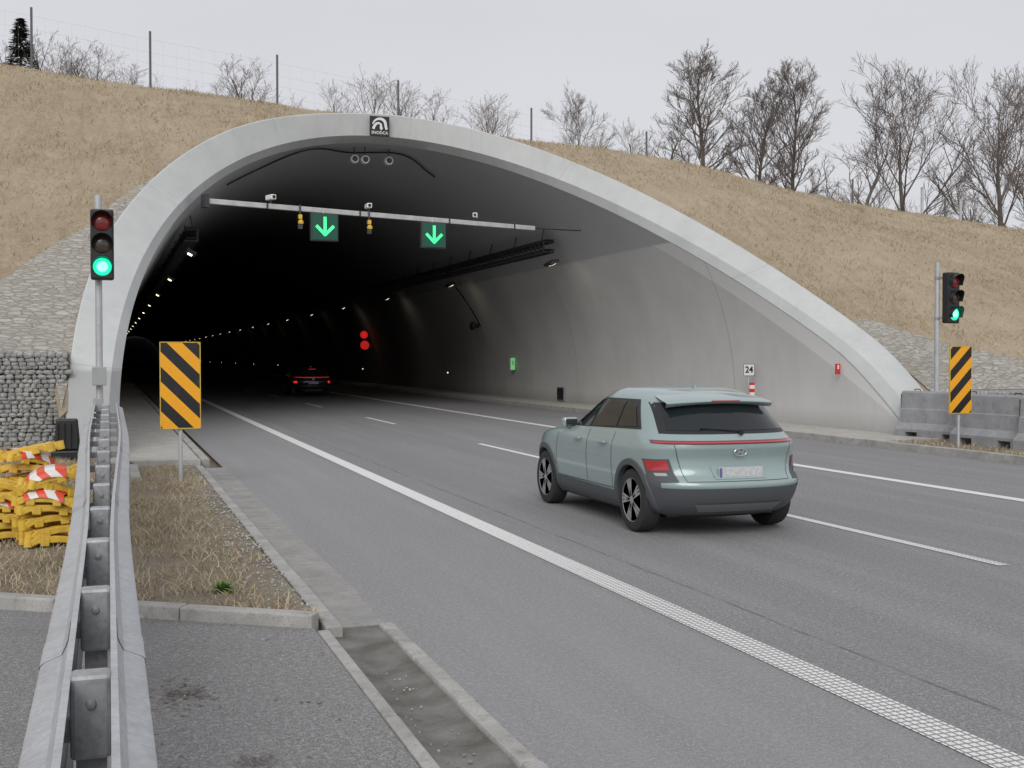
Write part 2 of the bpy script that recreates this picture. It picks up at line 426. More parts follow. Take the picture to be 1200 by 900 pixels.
# ------------------------------------------------------------ flat ground pieces
def yb(x): return 7.82+(1.35-max(x,-5))*.66
def gl(X,Y):
    return .10+.16*sm((Y-13)/8)*sm((-X+.2)/1.5)+.02*noise.noise(Vector((X*2,Y*2,1)))
def sheet(name,x0,x1,y0,y1,zf,mat,nx=40,ny=60,yf0=None,yf1=None):
    mb=MB(); P=[]
    for i in range(nx+1):
        x=lerp(x0,x1,(i/nx)); a=yf0(x) if yf0 else y0; b=yf1(x) if yf1 else y1
        P.append([(x,lerp(a,b,j/ny),zf(x,lerp(a,b,j/ny))) for j in range(ny+1)])
    mb.grid(P)
    return struct(mb.build(name,mat,smooth=True))
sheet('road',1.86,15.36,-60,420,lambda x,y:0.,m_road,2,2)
sheet('verge',-40,1.34,0,24.5,gl,m_verge,200,80,yf0=lambda x:yb(x)+.12)
sheet('service_pavement',-40,1.30,-30,0,lambda x,y:.075,m_pad,60,2,yf1=lambda x:yb(x)+.02)
sheet('verge',15.5,60,-40,22.6,lambda x,y:.10+.03*noise.noise(Vector((x,y,2))),m_verge,90,120)
sheet('drainage_channel',1.36,1.86,-20,8.25,lambda x,y:lerp(.012-.055*math.sin(max(0,min(1,(x-1.38)/.46))*math.pi),.003,sm((y-6.6)/1.5))+.006*noise.noise(Vector((x*5,y*3,2))),m_silt,12,160)
def blocks(name,x0,x1,y0,y1,z0,z1,step,mat,along='y',bev=.012,gap=.006,off=None):
    mb=MB()
    if along=='y':
        n=max(1,round((y1-y0)/step)); st=(y1-y0)/n
        for i in range(n):
            o=off(y0+st*(i+.5)) if off else 0
            mb.box(((x0+x1)/2+o+rng.uniform(-.003,.003),y0+st*(i+.5),(z0+z1)/2+rng.uniform(-.003,.003)),(x1-x0,st-gap,z1-z0))
    else:
        n=max(1,round((x1-x0)/step)); st=(x1-x0)/n
        for i in range(n):
            mb.box((x0+st*(i+.5),(y0+y1)/2+rng.uniform(-.003,.003),(z0+z1)/2+rng.uniform(-.004,.004)),(st-gap,y1-y0,z1-z0))
    return struct(mb.build(name,mat,bev=bev))
blocks('kerb',1.31,1.39,-6,7.78,-.2,.080,1.,m_kerb)
blocks('kerb',1.79,1.90,-6,8.1,-.2,.028,1.,m_kerb,bev=.02)
mb=MB(); dirk=Vector((-1,.66,0)).normalized(); rk=Matrix.Rotation(math.atan2(dirk.y,dirk.x),3,'Z')
for i in range(8):
    p=Vector((1.32,yb(1.32)+.07,.0))+dirk*(.5+i); mb.box((p.x,p.y,-.015+rng.uniform(-.004,.004)),(.993,.13,.37),rot=rk)
struct(mb.build('kerb',m_kerb,bev=.014))
def goff(y): return -.05*sm((9.8-y)/2)
blocks('gutter',1.52,1.90,8.12,20.6,-.1,.012,.5,m_gut,bev=.006,off=goff)
blocks('kerb',1.38,1.50,7.86,20.6,-.1,.075,1.,m_kerb)
blocks('kerb',1.50,1.64,20.7,140,-.1,.16,1.5,m_kerb)
blocks('kerb',15.34,15.48,-20,140,-.1,.15,1.5,m_kerb)
blocks('kerb',.3,1.46,20.3,20.45,-.1,.19,.8,m_kerb,'x')
blocks('kerb',.3,.44,17.9,20.2,-.1,.17,.8,m_kerb)
mb=MB(); mb.box((.75,220,.03),(1.46,399,.22)); struct(mb.build('walkway',m_walk))
mb=MB(); mb.box((16.4,220.4,.02),(1.78,399,.24)); struct(mb.build('walkway',m_walk))
def mark(x,w,y0,y1):
    mb=MB(); mb.add([(x-w/2,y0,.005),(x+w/2,y0,.005),(x+w/2,y1,.005),(x-w/2,y1,.005)],[(0,1,2,3)])
    o=mb.build('road_marking',m_line); struct(o); return o
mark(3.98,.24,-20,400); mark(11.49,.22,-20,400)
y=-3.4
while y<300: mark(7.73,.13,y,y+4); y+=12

def okv(x,y):
    if y<yb(x)+.2: return False
    if y>20.2 and x>.2: return False
    if y>17.9 and x>.25 and y<20.3 and x<.5: return False
    d=noise.noise(Vector((x*1.1,y*.8,4)))
    return x<1.15+.25*d
o=blades('verge_grass',46000,(-4.5,1.36),(7.9,22.9),gl,.015,.08,.009,[m_straw,m_straw2,m_gblade],okv,5,(.60,.94),1.3,1.3)
tag(o,'straw coloured dry grass on the verge on both sides of the guardrail','grass',kind='stuff')
o=blades('verge_grass',9000,(15.6,26),(10,22.3),lambda x,y:.1,.03,.10,.02,[m_straw,m_straw2,m_gblade],lambda x,y:not(y>21 and x<17.3),8,(.5,.97),.9,1.0)
tag(o,'brown dry grass between the right kerb and the concrete barriers','grass',kind='stuff')
mb=MB()
ico=bmesh.new(); bmesh.ops.create_icosphere(ico,subdivisions=2,radius=1); IV=[v.co.copy() for v in ico.verts]; IF=[[v.index for v in f.verts] for f in ico.faces]; ico.free()
ico=bmesh.new(); bmesh.ops.create_icosphere(ico,subdivisions=1,radius=1); JV=[v.co.copy() for v in ico.verts]; JF=[[v.index for v in f.verts] for f in ico.faces]; ico.free()
def rock(mb,c,s,V=IV,Fc=IF,flat=False):
    e=Matrix.Rotation(rng.uniform(0,6),3,'X')@Matrix.Rotation(rng.uniform(0,6),3,'Z')
    if flat: e=Matrix.Rotation(rng.uniform(-.2,.2),3,'Y')@Matrix.Rotation(rng.uniform(-.3,.3),3,'Z')
    sd=rng.uniform(0,99)
    def sq(v): 
        p=.6
        return Vector([math.copysign(abs(q)**p,q) for q in v]) if flat else v
    mb.add([Vector(c)+e@Vector((sq(v).x*s[0],sq(v).y*s[1],sq(v).z*s[2]))*(1+.3*noise.noise(v*1.6+Vector((sd,0,0)))) for v in V],Fc)
for i in range(700):
    x=1.36-abs(rng.gauss(0,.22)); yy=rng.uniform(8.4,20); s=rng.uniform(.006,.016)
    rock(mb,(x,yy,.11),(s,s,s*.7),JV,JF)
for i in range(220):
    x=rng.uniform(1.42,1.78); yy=rng.uniform(2,8.2); s=rng.uniform(.003,.010)
    rock(mb,(x,yy,-.03),(s,s,s*.7),JV,JF)
for i in range(260):
    x=rng.uniform(-1.6,1.25); yy=rng.uniform(3,7.8); s=rng.uniform(.003,.008)
    rock(mb,(x,yy,.077),(s,s,s*.7),JV,JF)
o=mb.build('gravel',m_rock,smooth=True); tag(o,'loose gravel along the edge of the gutter','gravel',kind='stuff')
mb=MB()
for i in range(380):
    if i<150: x=rng.gauss(.36,.09); yy=rng.gauss(6.55,.16); zz=.079
    elif i<270: x=rng.uniform(-.2,1.25); yy=rng.uniform(3.6,7.9); zz=.079
    else: x=rng.uniform(1.42,1.62); yy=rng.uniform(3,8); zz=-.030
    a=rng.uniform(0,6.28); l=rng.uniform(.008,.03); w=rng.uniform(.001,.006); dx,dy=math.cos(a),math.sin(a)
    mb.add([(x-dx*l,yy-dy*l,zz),(x-dy*w,yy+dx*w,zz+.002),(x+dx*l,yy+dy*l,zz+.004),(x+dy*w,yy-dx*w,zz+.001)],[(0,1,2,3)])
o=mb.build('leaf_litter',M('dead_leaves',(.10,.07,.045),.9,col2=(.20,.15,.10),scale=20,world=True),fix=False); tag(o,'scraps of dead leaves and stalks on the service pavement','leaf litter',kind='stuff')
def plant(loc,label,n,s,mat,cat='plant'):
    t=thing('weed_plant',label,cat,loc); mb=MB()
    for i in range(n):
        a=rng.uniform(0,6.28); l=s*rng.uniform(.5,1); e=rng.uniform(.1,1.2); d=Vector((math.cos(a)*math.cos(e),math.sin(a)*math.cos(e),math.sin(e)))
        q=Vector((-math.sin(a),math.cos(a),0))*l*.05
        mb.add([(0,0,0),d*l*.5+q,d*l-Vector((0,0,l*.25)),d*l*.5-q],[(0,1,2,3)])
    mb.build('leaf_rosette',mat,t); mb=MB(); mb.tube([(0,0,-.02),(0,0,s*.3)],.004,5); mb.build('stem',m_straw2,t)
plant((.82,9.2,.10),'low green weed growing near the kerb corner',200,.17,M('weed_green',(.12,.20,.04),.8,col2=(.22,.30,.09),scale=20))
plant((1.33,8.1,.10),'tuft of dry straw at the corner where kerb meets gutter',130,.13,m_straw)
plant((.35,20.05,.15),'small dry green weed beside the far kerb stones',60,.14,m_gblade)

# ------------------------------------------------------------ gabions
def gabion(label,x0,x1,yf,yb_,z0,z1,xs1):
    t=thing('gabion_wall',label,'gabion wall',((x0+x1)/2,yf,z0))
    mb=MB(); mb.box(((x0+x1)/2,(yf+yb_)/2+.07,(z0+z1)/2-.03),(x1-x0,yb_-yf-.12,z1-z0-.06)); mb.build('core_fill',M('gabion_core',(.13,.13,.12),.95,bs=.8,bscale=12),t,world=True)
    mb=MB(); z=z0+.03
    while z<z1-.01:
        x=max(x0,xs1[0])+rng.uniform(0,.1); hgt=rng.uniform(.032,.046)
        while x<min(x1,xs1[1])-.03:
            w=rng.uniform(.04,.085); rock(mb,(x+w,yf+.06+rng.uniform(-.012,.02),z+rng.uniform(-.01,.01)),(w*1.02,.08,hgt*rng.uniform(.9,1.2)),IV,IF,True); x+=2*w+.002
        z+=hgt*2-.006
    x=max(x0,xs1[0])
    while x<min(x1,xs1[1]):
        for k in range(5):
            s=rng.uniform(.06,.09); rock(mb,(x+rng.uniform(-.05,.05),lerp(yf+.1,yb_-.05,k/4),z1-.05),(s,s,s*.6),JV,JF)
        x+=.13
    mb.build('stone_fill',m_rock,t,world=True,smooth=True)
    mb=MB(); x=x0
    while x<=x1: 
        mb.tube([(x,yf-.035,z0),(x,yf-.035,z1+.02),(x,yb_,z1+.02)],.003,4); x+=.1
    z=z0
    while z<=z1+.03: mb.tube([(x0,yf-.036,z),(x1,yf-.036,z)],.003,4); z+=.1
    mb.build('wire_mesh',m_galvd,t,world=True)
gabion('tall wire cage wall of grey stones left of the tunnel collar',-7,-.73,23.2,24.4,.15,2.02,(-4.2,9))
gabion('low wire cage wall of grey stones behind the barriers right of the tunnel',18.5,30,21.5,22.4,.05,1.14,(0,26))

# ------------------------------------------------------------ guardrail
t=thing('guardrail','double sided galvanised steel guardrail running from the camera to the tunnel collar','guardrail',(0,2,.1))
prof=[(-.02,.004),(-.02,-.005),(0,-.005),(.008,.02),(.02,.045),(.078,.070),(.088,.080),(.088,.104),(.078,.114),(.022,.140),(.014,.155),(.022,.170),(.078,.196),(.088,.206),(.088,.230),(.078,.240),(.02,.265),(.008,.29),(0,.312),(-.02,.314),(-.02,.306)]
def railz(y): return lerp(.66,.84,sm((y-7)/14))
def railx(y,side): 
    return (.02+.11*sm((y-6)/9) if side>0 else -.13-.09*sm((y-6)/9))
for side in(1,-1):
    mb=MB(); ys=[-1+.35*i for i in range(62)]
    P=[[(railx(y,side)+side*(d),y,railz(y)+z) for d,z in prof] for y in ys]
    mb.grid(P)
    rl=mb.build('rail',m_galv,t,world=True,smooth=True,fix=False,ang=38)
    y=1.0
    while y<20:
        mb=MB(); mb.lathe([(0,-.012),(.016,-.01),(.02,0)],c=(railx(y,side)+side*(.03),y,railz(y)+.155),ax='x',n=8)
        mb.build('bolt_head',m_galvd,rl,world=False).data.transform(Matrix.Translation(-t.location)); y+=1.33
    for y in (4.1,8.1,12.1,16.1):
        mb=MB(); mb.grid([[(railx(yy,side)+side*(d+.003),yy,railz(yy)+z) for d,z in prof[2:-2]] for yy in (y,y+.32)])
        mb.build('splice_plate',m_galv,rl,smooth=True,fix=False,ang=38).data.transform(Matrix.Translation(-t.location))
y=2.3
while y<20:
    xm=(railx(y,1)+railx(y,-1))/2; z=railz(y)
    g=gl(xm,y) if y>yb(xm) else .07
    mb=MB(); mb.box((xm,y,(g+z+.10)/2),(.085,.006,z+.10-g)); mb.box((xm-.04,y+.035,(g+z+.10)/2),(.006,.065,z+.10-g)); mb.box((xm+.04,y+.035,(g+z+.10)/2),(.006,.065,z+.10-g))
    po=mb.build('post',m_galvs,t,world=True)
    W=railx(y,1)-railx(y,-1)
    bw=min(W-.035,.12)
    mb=MB(); mb.box((xm,y-.01,z+.20),(bw,.085,.25)); sb=mb.build('spacer_block',m_galvd,t,world=True,bev=.014)
    for sd in(-1,1):
        xe=railx(y,sd); x0_=xm+sd*bw/2
        mb=MB(); mb.box(((x0_+xe)/2,y,z+.155),(abs(xe-x0_)+.01,.05,.06)); mb.build('side_strap',m_galvs,t,world=True)
    mb=MB(); mb.lathe([(0,-.012),(.013,-.01),(.016,0)],c=(xm,y-.053,z+.24),ax='y',n=8); mb.build('spacer_bolt',m_galvs,po).data.transform(Matrix.Translation(-t.location))
    y+=1.33

# ------------------------------------------------------------ traffic lights
def traffic_light(label,loc,poleh,headz,hx,rz,boxes):
    t=thing('traffic_light',label,'traffic light',loc,rz)
    mb=MB(); mb.tube([(0,0,0),(0,0,poleh)],.055,16); mb.lathe([(.10,0),(.10,.02),(.06,.03)],n=16); mb.build('pole',m_galv,t,smooth=True,ang=40)
    mb=MB(); mb.box((hx,-.16,headz),(.36,.20,1.14)); hd=mb.build('housing',m_black,t,bev=.035)
    for k,(dz,m) in enumerate(((.36,m_redlens),(0,m_amblens),(-.36,m_green))):
        mb=MB(); mb.lathe([(0,-.298),(.07,-.292),(.13,-.275),(.145,-.262)],c=(hx,0,headz+dz),ax='y',n=28)
        ln=mb.build('lens',m,t,smooth=True)
        if k==2:
            mb=MB(); mb.lathe([(0,-.305),(.05,-.302),(.09,-.294)],c=(hx,0,headz+dz),ax='y',n=24); mb.build('lamp_centre',m_greenhot,ln,smooth=True)
        ln['label']=('unlit dark red lens','unlit dark amber lens','lit green lens')[k]
        mb=MB(); P=[];Q=[]
        for j in range(21):
            a=R(-30)+R(240)*j/20; c,s=math.cos(a),math.sin(a); L=.20
            w=.5+.5*max(0,s)
            P.append([(hx+.155*c,-.26,headz+dz+.155*s),(hx+.16*c,-.26-L*w,headz+dz+.16*s)])
            Q.append([(hx+.163*c,-.26,headz+dz+.163*s),(hx+.168*c,-.26-L*w,headz+dz+.168*s)])
        mb.grid(P); mb.grid(Q); mb.build('visor',m_black,t,smooth=True,fix=False)
    for dz in(.45,-.45):
        mb=MB(); mb.box((hx/2,-.05,headz+dz),(abs(hx)+.1,.05,.05)); mb.lathe([(.07,-.03),(.07,.03)],c=(0,0,headz+dz),n=12); mb.build('bracket',m_galvd,t)
    for (bx,bz,sx,sz) in boxes:
        mb=MB(); mb.box((bx,-.12,bz),(sx,.14,sz)); mb.build('junction_box',m_grey,t,bev=.01)
    return t
traffic_light('traffic light left of the tunnel mouth, green lit, with two grey boxes on its pole',(-.14,20.3,.15),4.4,3.58,.06,R(0),[(0,1.45,.22,.3),(-.02,.98,.16,.22)])
traffic_light('traffic light right of the tunnel mouth behind the concrete barriers, green lit',(17.62,21.75,.1),3.95,3.14,.25,R(8),[])

def board(label,loc,mat,cz,w,h):
    t=thing('hazard_board',label,'hazard board',loc)
    mb=MB(); mb.tube([(0,.045,0),(0,.045,cz+h/2-.05)],.03,14); mb.build('post',m_galv,t,smooth=True,ang=40)
    mb=MB(); mb.box((0,0,0),(w,.02,h)); o=mb.build('striped_panel',mat,t,bev=.004); o.location=(0,0,cz)
    mb=MB()
    for s in(-1,1): mb.box((s*(w/2),.004,cz),(.012,.035,h+.012)); mb.box((0,.004,cz+s*h/2),(w,.035,.012))
    mb.build('edge_frame',m_yel,t)
    for s in(-1,1):
        mb=MB(); mb.box((0,.03,cz+s*h*.3),(w*.7,.02,.04)); mb.lathe([(.04,-.03),(.04,.03)],c=(0,.045,cz+s*h*.3),n=12); mb.build('clamp',m_galvd,t)
board('yellow and black striped board on a post at the left edge of the road',(.985,17.6,.1),m_chevL,1.40,.56,1.25)
board('yellow and black striped board on a post beside the concrete barriers',(16.05,19.1,.1),m_chevR,1.36,.52,1.33)

# ------------------------------------------------------------ concrete barriers on the right
def barrier_mesh():
    pr=[(-.30,.16),(-.30,.22),(-.16,.36),(-.145,.66),(-.115,.68),(-.10,1.03),(-.07,1.07),(.07,1.07),(.10,1.03),(.115,.68),(.145,.66),(.16,.36),(.30,.22),(.30,.16)]
    mb=MB(); L=1.94
    P=[[(x,y,z) for x,z in pr] for y in (0,L)]
    mb.grid(P); n=len(pr); mb.add([(x,0,z) for x,z in pr],[tuple(range(n))]); mb.add([(x,L,z) for x,z in pr],[tuple(range(n))[::-1]])
    mb.add([(-.30,0,.16),(.30,0,.16),(.30,L,.16),(-.30,L,.16)],[(0,1,2,3)])
    for y0,y1 in((0,.28),(.62,1.32),(1.66,L)): mb.box((0,(y0+y1)/2,.079),(.596,y1-y0,.158))
    return mb
lab=['concrete barrier nearest the tunnel collar in the row on the right','second concrete barrier from the tunnel collar in the row on the right','third concrete barrier from the tunnel collar in the row on the right','fourth concrete barrier from the tunnel collar, at the right edge of view','fifth concrete barrier from the tunnel collar, on the near end of the row']
proto=None
pts=[(17.50,20.35,R(10)),(17.15,18.33,R(3)),(17.05,16.31,R(6)),(16.90,14.29,R(1)),(16.95,12.27,0)]
for i,(x,y,a) in enumerate(pts):
    if proto is None:
        proto=thing('concrete_barrier',lab[0],'barrier',(x,y,.08),a,'concrete barriers on the right verge')
        barrier_mesh().build('barrier_body',m_barrier,proto)
        for yy in(.3,1.5): mb=MB(); mb.tube([(0,yy,1.05),(0,yy,1.11),(0,yy+.15,1.11),(0,yy+.15,1.05)],.012,6); mb.build('lifting_loop',m_dark,proto)
        mb=MB(); mb.box((0,1.98,.60),(.10,.07,.8)); mb.build('end_coupling',m_dark,proto)
    else:
        c=copy_tree(proto); c.location=(x,y,.08); c.rotation_euler=(0,0,a); c['label']=lab[i]
t=thing('plastic_barrier','black ribbed plastic barrier block between the gabion wall and the guardrail','barrier',(-.66,20.9,.2))
mb=MB(); mb.box((0,0,.08),(.5,.45,.16)); mb.box((0,0,.42),(.42,.30,.52),top=(.8,.8)); mb.build('block_body',m_black,t,bev=.03)
for k in range(4): mb=MB(); mb.box((-.15+.1*k,-.165,.4),(.03,.03,.44)); mb.build('rib',m_rubber,t)

# ------------------------------------------------------------ pile of yellow pieces
def yellow_piece(loc,rot,label,striped):
    t=thing('warning_barrier_base',label,'barrier base',loc,0,'yellow plastic pieces piled behind the guardrail'); t.rotation_euler=rot
    mb=MB()
    for s in(-1,1):
        pts=[(-.24,s*.12,.02),(-.18,s*.12,.05),(0,s*.125,.06),(.18,s*.12,.05),(.24,s*.12,.02)]
        for a,b in zip(pts[:-1],pts[1:]):
            mid=(Vector(a)+Vector(b))/2; d=Vector(b)-Vector(a); mb.box(mid,(d.length+.012,.08,.064),rot=Matrix.Rotation(-math.atan2(d.z,d.x),3,'Y'))
    for x in(-.17,0,.17): mb.box((x,0,.05),(.09,.2,.055))
    for s in(-1,1): mb.box((s*.12,-.16,.03),(.08,.03,.075)); mb.box((s*.12,.16,.03),(.08,.03,.075))
    mb.build('frame',m_yel,t,bev=.010)
    for x,y in((-.26,.12),(-.26,-.12),(.26,.12),(.26,-.12)):
        mb=MB(); mb.lathe([(.018,-.045),(.042,-.045),(.042,.045),(.018,.045),(.018,-.045)],c=(x,y,.03),n=14); mb.build('lug',m_yel,t,smooth=True,ang=40)
    if striped:
        mb=MB(); P=[]
        for j in range(9):
            x=-.18+.36*j/8; z=.10+.045*math.sin(math.pi*j/8); P.append([(x,-.18,z-.07),(x,-.165,z),(x,.165,z),(x,.18,z-.07)])
        mb.grid(P); mb.build('striped_panel',m_redwhite,t,smooth=True)
    return t
ordn=['lowest','second','third','fourth','fifth','sixth','seventh','eighth','ninth','tenth']
stk=[(-.53,12.1,7,.098,'the near stack beside the guardrail',.12,(6,4)),(-1.0,12.5,6,.098,'the left stack of the pile',-.2,(3,)),(-.76,13.05,9,.098,'the back stack of the pile',.05,(7,)),(-1.4,13.2,7,.098,'the far left stack of the pile',.3,(6,))]
for sx,sy,n,dz,nm,ra,ss in stk:
    for k in range(n):
        st=(k in ss); tp=(k>=n-2)
        sg=1 if k%2 else -1
        yellow_piece((sx+rng.uniform(-.06,.05),sy+rng.uniform(-.06,.06),gl(sx,sy)+.01+k*dz),(rng.uniform(-.09,.09),rng.uniform(-.09,.09)+(.2*sg if tp else 0),ra+rng.uniform(-.35,.35)+(.4*sg if tp else 0)),
          'yellow frame with striped panel, %s piece of %s'%(ordn[k],nm) if st else 'yellow frame, %s piece of %s'%(ordn[k],nm),st)

# ------------------------------------------------------------ text helper
def text(s,size,mat,parent,loc,name='lettering',rot=(R(90),0,0),bold=0.0,ext=.002):
    cu=bpy.data.curves.new('t','FONT'); cu.body=s; cu.size=size; cu.align_x='CENTER'; cu.align_y='CENTER'; cu.extrude=ext; cu.offset=bold
    ob=bpy.data.objects.new('t',cu); COL.objects.link(ob); bpy.context.view_layer.update()
    me=bpy.data.meshes.new_from_object(ob.evaluated_get(bpy.context.evaluated_depsgraph_get()))
    bpy.data.objects.remove(ob); me.name=name
    me.materials.clear(); me.materials.append(mat)
    o=bpy.data.objects.new(name,me); COL.objects.link(o); o.parent=parent; o.location=loc; o.rotation_euler=rot; return o
t=thing('portal_plaque','small black square plaque with a white emblem at the crown of the collar','plaque',(8.62,38.52,9.62))
mb=MB(); mb.box((0,0,0),(.66,.06,.66)); mb.build('plate',m_black,t)
def ribbon(mb,ca,cb,y=-.036):
    mb.grid([[(a[0],y,a[1]),(b[0],y,b[1])] for a,b in zip(ca,cb)])
def stroke(mb,pts,ws,y=-.036):
    L=[];Rr=[]
    for i,p in enumerate(pts):
        q=pts[min(i+1,len(pts)-1)]; o_=pts[max(i-1,0)]; d=Vector((q[0]-o_[0],q[1]-o_[1])).normalized(); n=Vector((-d.y,d.x))*ws[i]/2
        L.append((p[0]+n.x,p[1]+n.y)); Rr.append((p[0]-n.x,p[1]-n.y))
    ribbon(mb,L,Rr,y)
def bez(p0,p1,p2,p3,n=14):
    return [tuple((1-t)**3*a+3*(1-t)**2*t*b+3*(1-t)*t*t*c+t**3*d for a,b,c,d in zip(p0,p1,p2,p3)) for t in np.linspace(0,1,n)]
mb=MB()
p=bez((-.24,.06),(-.18,.24),(.02,.30),(.14,.20)); stroke(mb,p,list(np.linspace(.04,.10,14)))
p=bez((.14,.20),(.22,.13),(.18,.00),(.24,-.10)); stroke(mb,p,list(np.linspace(.10,.08,14)),-.0365)
mb.build('emblem_arc',m_white,t)
mb=MB()
p=bez((-.22,-.10),(-.17,.08),(-.06,.14),(.02,.08)); stroke(mb,p,list(np.linspace(.09,.06,14)))
p=bez((.02,.08),(.08,.02),(.0,-.04),(.08,-.10)); stroke(mb,p,list(np.linspace(.06,.10,14)),-.0365)
mb.build('emblem_road',m_white,t)
text('SNODCA',.135,m_white,t,(0,-.035,-.22),bold=.002)

# ------------------------------------------------------------ gantry in the mouth (runs a little askew across the tube)
GZ=6.13; SL=math.atan(.317)
def G(X): return 31.845+.317*X
t=thing('signal_gantry','long pale steel beam spanning the tunnel mouth under the vault','gantry',(7.9,G(7.9),GZ),SL)
def lx(X): return (X-7.9)/math.cos(SL)
mb=MB(); mb.box(((lx(2.55)+lx(13.2))/2,0,0),(lx(13.2)-lx(2.55),.13,.14)); mb.build('beam',m_beam,t,bev=.01)
mb=MB(); mb.box((lx(2.5),0,0),(.12,.3,.36)); mb.build('wall_bracket',m_dark,t)
mb=MB(); mb.tube([(lx(13.1),0,0),(lx(15.1),0,.05)],.02,6); mb.build('wall_bracket',m_dark,t)
for X in(4.2,7.0,10.0,12.4):
    mb=MB(); mb.box((lx(X),0,0),(.05,.16,.17)); mb.build('beam_clamp',m_dark,t)
for X,lb in((5.87,'green down arrow lane signal over the left lane'),(9.40,'green down arrow lane signal over the right lane')):
    t=thing('lane_signal',lb,'lane signal',(X,G(X)-.2,GZ-.5),R(5),'lane signals on the beam')
    mb=MB(); mb.box((0,0,0),(.80,.18,.80)); mb.build('housing',m_dark,t,bev=.02)
    mb=MB(); mb.box((0,-.1,0),(.72,.02,.72)); mb.build('display',m_disp,t)
    mb=MB(); mb.box((0,-.118,.06),(.085,.01,.46)); 
    for s in(-1,1): mb.box((s*.12,-.119,-.1),(.085,.01,.38),rot=Matrix.Rotation(s*R(45),3,'Y'))
    mb.build('arrow',m_arrow,t)
    mb=MB(); mb.tube([(0,.05,.38),(0,.05,.5)],.03,6); mb.build('mount',m_beam,t)
for X,lb in((5.17,'yellow detector hanging from the beam left of the first lane signal'),(7.30,'yellow detector hanging from the beam between the two lane signals')):
    t=thing('overhead_detector',lb,'detector',(X,G(X)-.1,GZ-.1))
    mb=MB(); mb.box((0,0,-.14),(.10,.14,.12)); mb.lathe([(.02,-.34),(.075,-.34),(.085,-.28),(.04,-.22),(.035,-.18)],c=(.02,0,0),n=14); mb.build('detector_body',m_yel,t,smooth=True,ang=40)
    mb=MB(); mb.tube([(0,0,.2),(0,0,-.12)],.025,8); mb.build('mount',m_dark,t)
    mb=MB(); mb.box((0,0,-.42),(.12,.12,.12)); mb.build('sensor_box',m_dark,t)
def camera_dev(label,X,rz=0):
    t=thing('surveillance_camera',label,'camera',(X,G(X),GZ+.07),rz)
    mb=MB(); mb.box((0,0,.18),(.15,.38,.14)); mb.build('camera_housing',m_white,t,bev=.02)
    mb=MB(); mb.lathe([(0,-.195),(.05,-.194)],c=(0,0,.18),ax='y',n=14); mb.build('lens',m_black,t)
    mb=MB(); mb.tube([(0,0,0),(0,0,.12)],.025,8); mb.build('bracket',m_dark,t)
camera_dev('white camera on top of the beam near its left end',4.33,R(20)); camera_dev('white camera on top of the beam near its right end',10.97,R(-20)); camera_dev('white camera on the beam just right of the left lane signal',7.3,R(0))
for X,lb in((8.05,'left one of the three round fixtures under the crown of the vault'),(8.42,'middle one of the three round fixtures under the crown of the vault'),(9.25,'right one of the three round fixtures under the crown of the vault')):
    t=thing('round_fixture',lb,'floodlight',(X,39.9,8.72))
    mb=MB(); mb.lathe([(.0,-.1),(.13,-.1),(.15,-.06),(.15,.1),(.05,.16),(0,.17)],ax='y',n=20); mb.build('fixture_body',m_white,t,smooth=True,ang=40)
    mb=MB(); mb.lathe([(0,-.108),(.10,-.106)],ax='y',n=20); mb.build('lens',m_dark,t); mb=MB(); mb.tube([(0,.02,.1),(0,.02,.45)],.02,6); mb.build('bracket',m_dark,t)
mb=MB(); pts=[]
for k in range(40):
    s=k/39; X=lerp(3.6,11.5,s); z=ZC+math.sqrt((RI-.06)**2-(X-XC)**2)-.02; pts.append((X,lerp(38,41.5,s)+.6*math.sin(s*14),z))
mb.tube(pts,.03,6); tag(mb.build('ceiling_cable',m_black,smooth=True),'black cable looping across the vault above the beam','cable')
def wallx(z): return XC+math.sqrt(RI**2-(z-ZC)**2)
t=thing('wall_loudspeaker','dark loudspeaker with a conduit on the right tunnel wall','loudspeaker',(wallx(3.4)-.1,53,3.4))
mb=MB(); mb.lathe([(.08,0),(.2,.35),(.21,.36)],c=(-.05,0,0),ax='x',n=16,rot=Matrix.Rotation(R(200),3,'Z')); mb.build('horn',m_dark,t,smooth=True)
mb=MB(); mb.tube([(wallx(z)-.04,lerp(53,54.0,(z-3.4)/1.8),z) for z in np.linspace(3.4,5.3,8)],.03,6); mb.build('conduit',m_black,t,world=True)

# trays and lamps
def tray(xs,label):
    s=1 if xs>XC else -1
    t=thing('cable_tray',label,'cable tray',(xs,38.6,5.9)); mb=MB()
    for dx,dz in((0,0),(.38*s,.0),(0,.36),(0,.18),(.38*s,.36)): mb.box((xs+dx,109,5.66+dz),(.05,140,.07))
    y=39.
    while y<150:
        mb.box((xs+.19*s,y,5.66),(.4,.05,.04)); mb.box((xs,y,5.84),(.04,.06,.34)); mb.box((xs+.19*s,y,6.02),(.4,.05,.04)); y+=.45 if y<80 else 1.5
    mb.build('ladder_rack',m_dark,t,world=True)
    mb=MB()
    for k in range(5): mb.tube([(xs+s*(.06+.07*k),38.9,5.74),(xs+s*(.06+.07*k),150,5.74)],.03,5); mb.tube([(xs+s*(.06+.07*k),38.9,6.08),(xs+s*(.06+.07*k),150,6.08)],.03,5)
    mb.build('cable_bundle',m_black,t,world=True)
    y=39.5
    while y<110: 
        mb=MB(); mb.tube([(xs,y,5.66),(xs+s*.2,y,ZC+math.sqrt(max(.1,RI**2-(xs+s*.2-XC)**2)))],.025,5); mb.build('hanger',m_dark,t,world=True); y+=3
tray(14.65,'dark ladder cable tray hung along the right side of the vault'); tray(2.75,'dark ladder cable tray hung along the left side of the vault')
ORD=['first','second','third','fourth','fifth','sixth','seventh','eighth','ninth','tenth','eleventh','twelfth','thirteenth','fourteenth','fifteenth','sixteenth','seventeenth','eighteenth']
lp=None
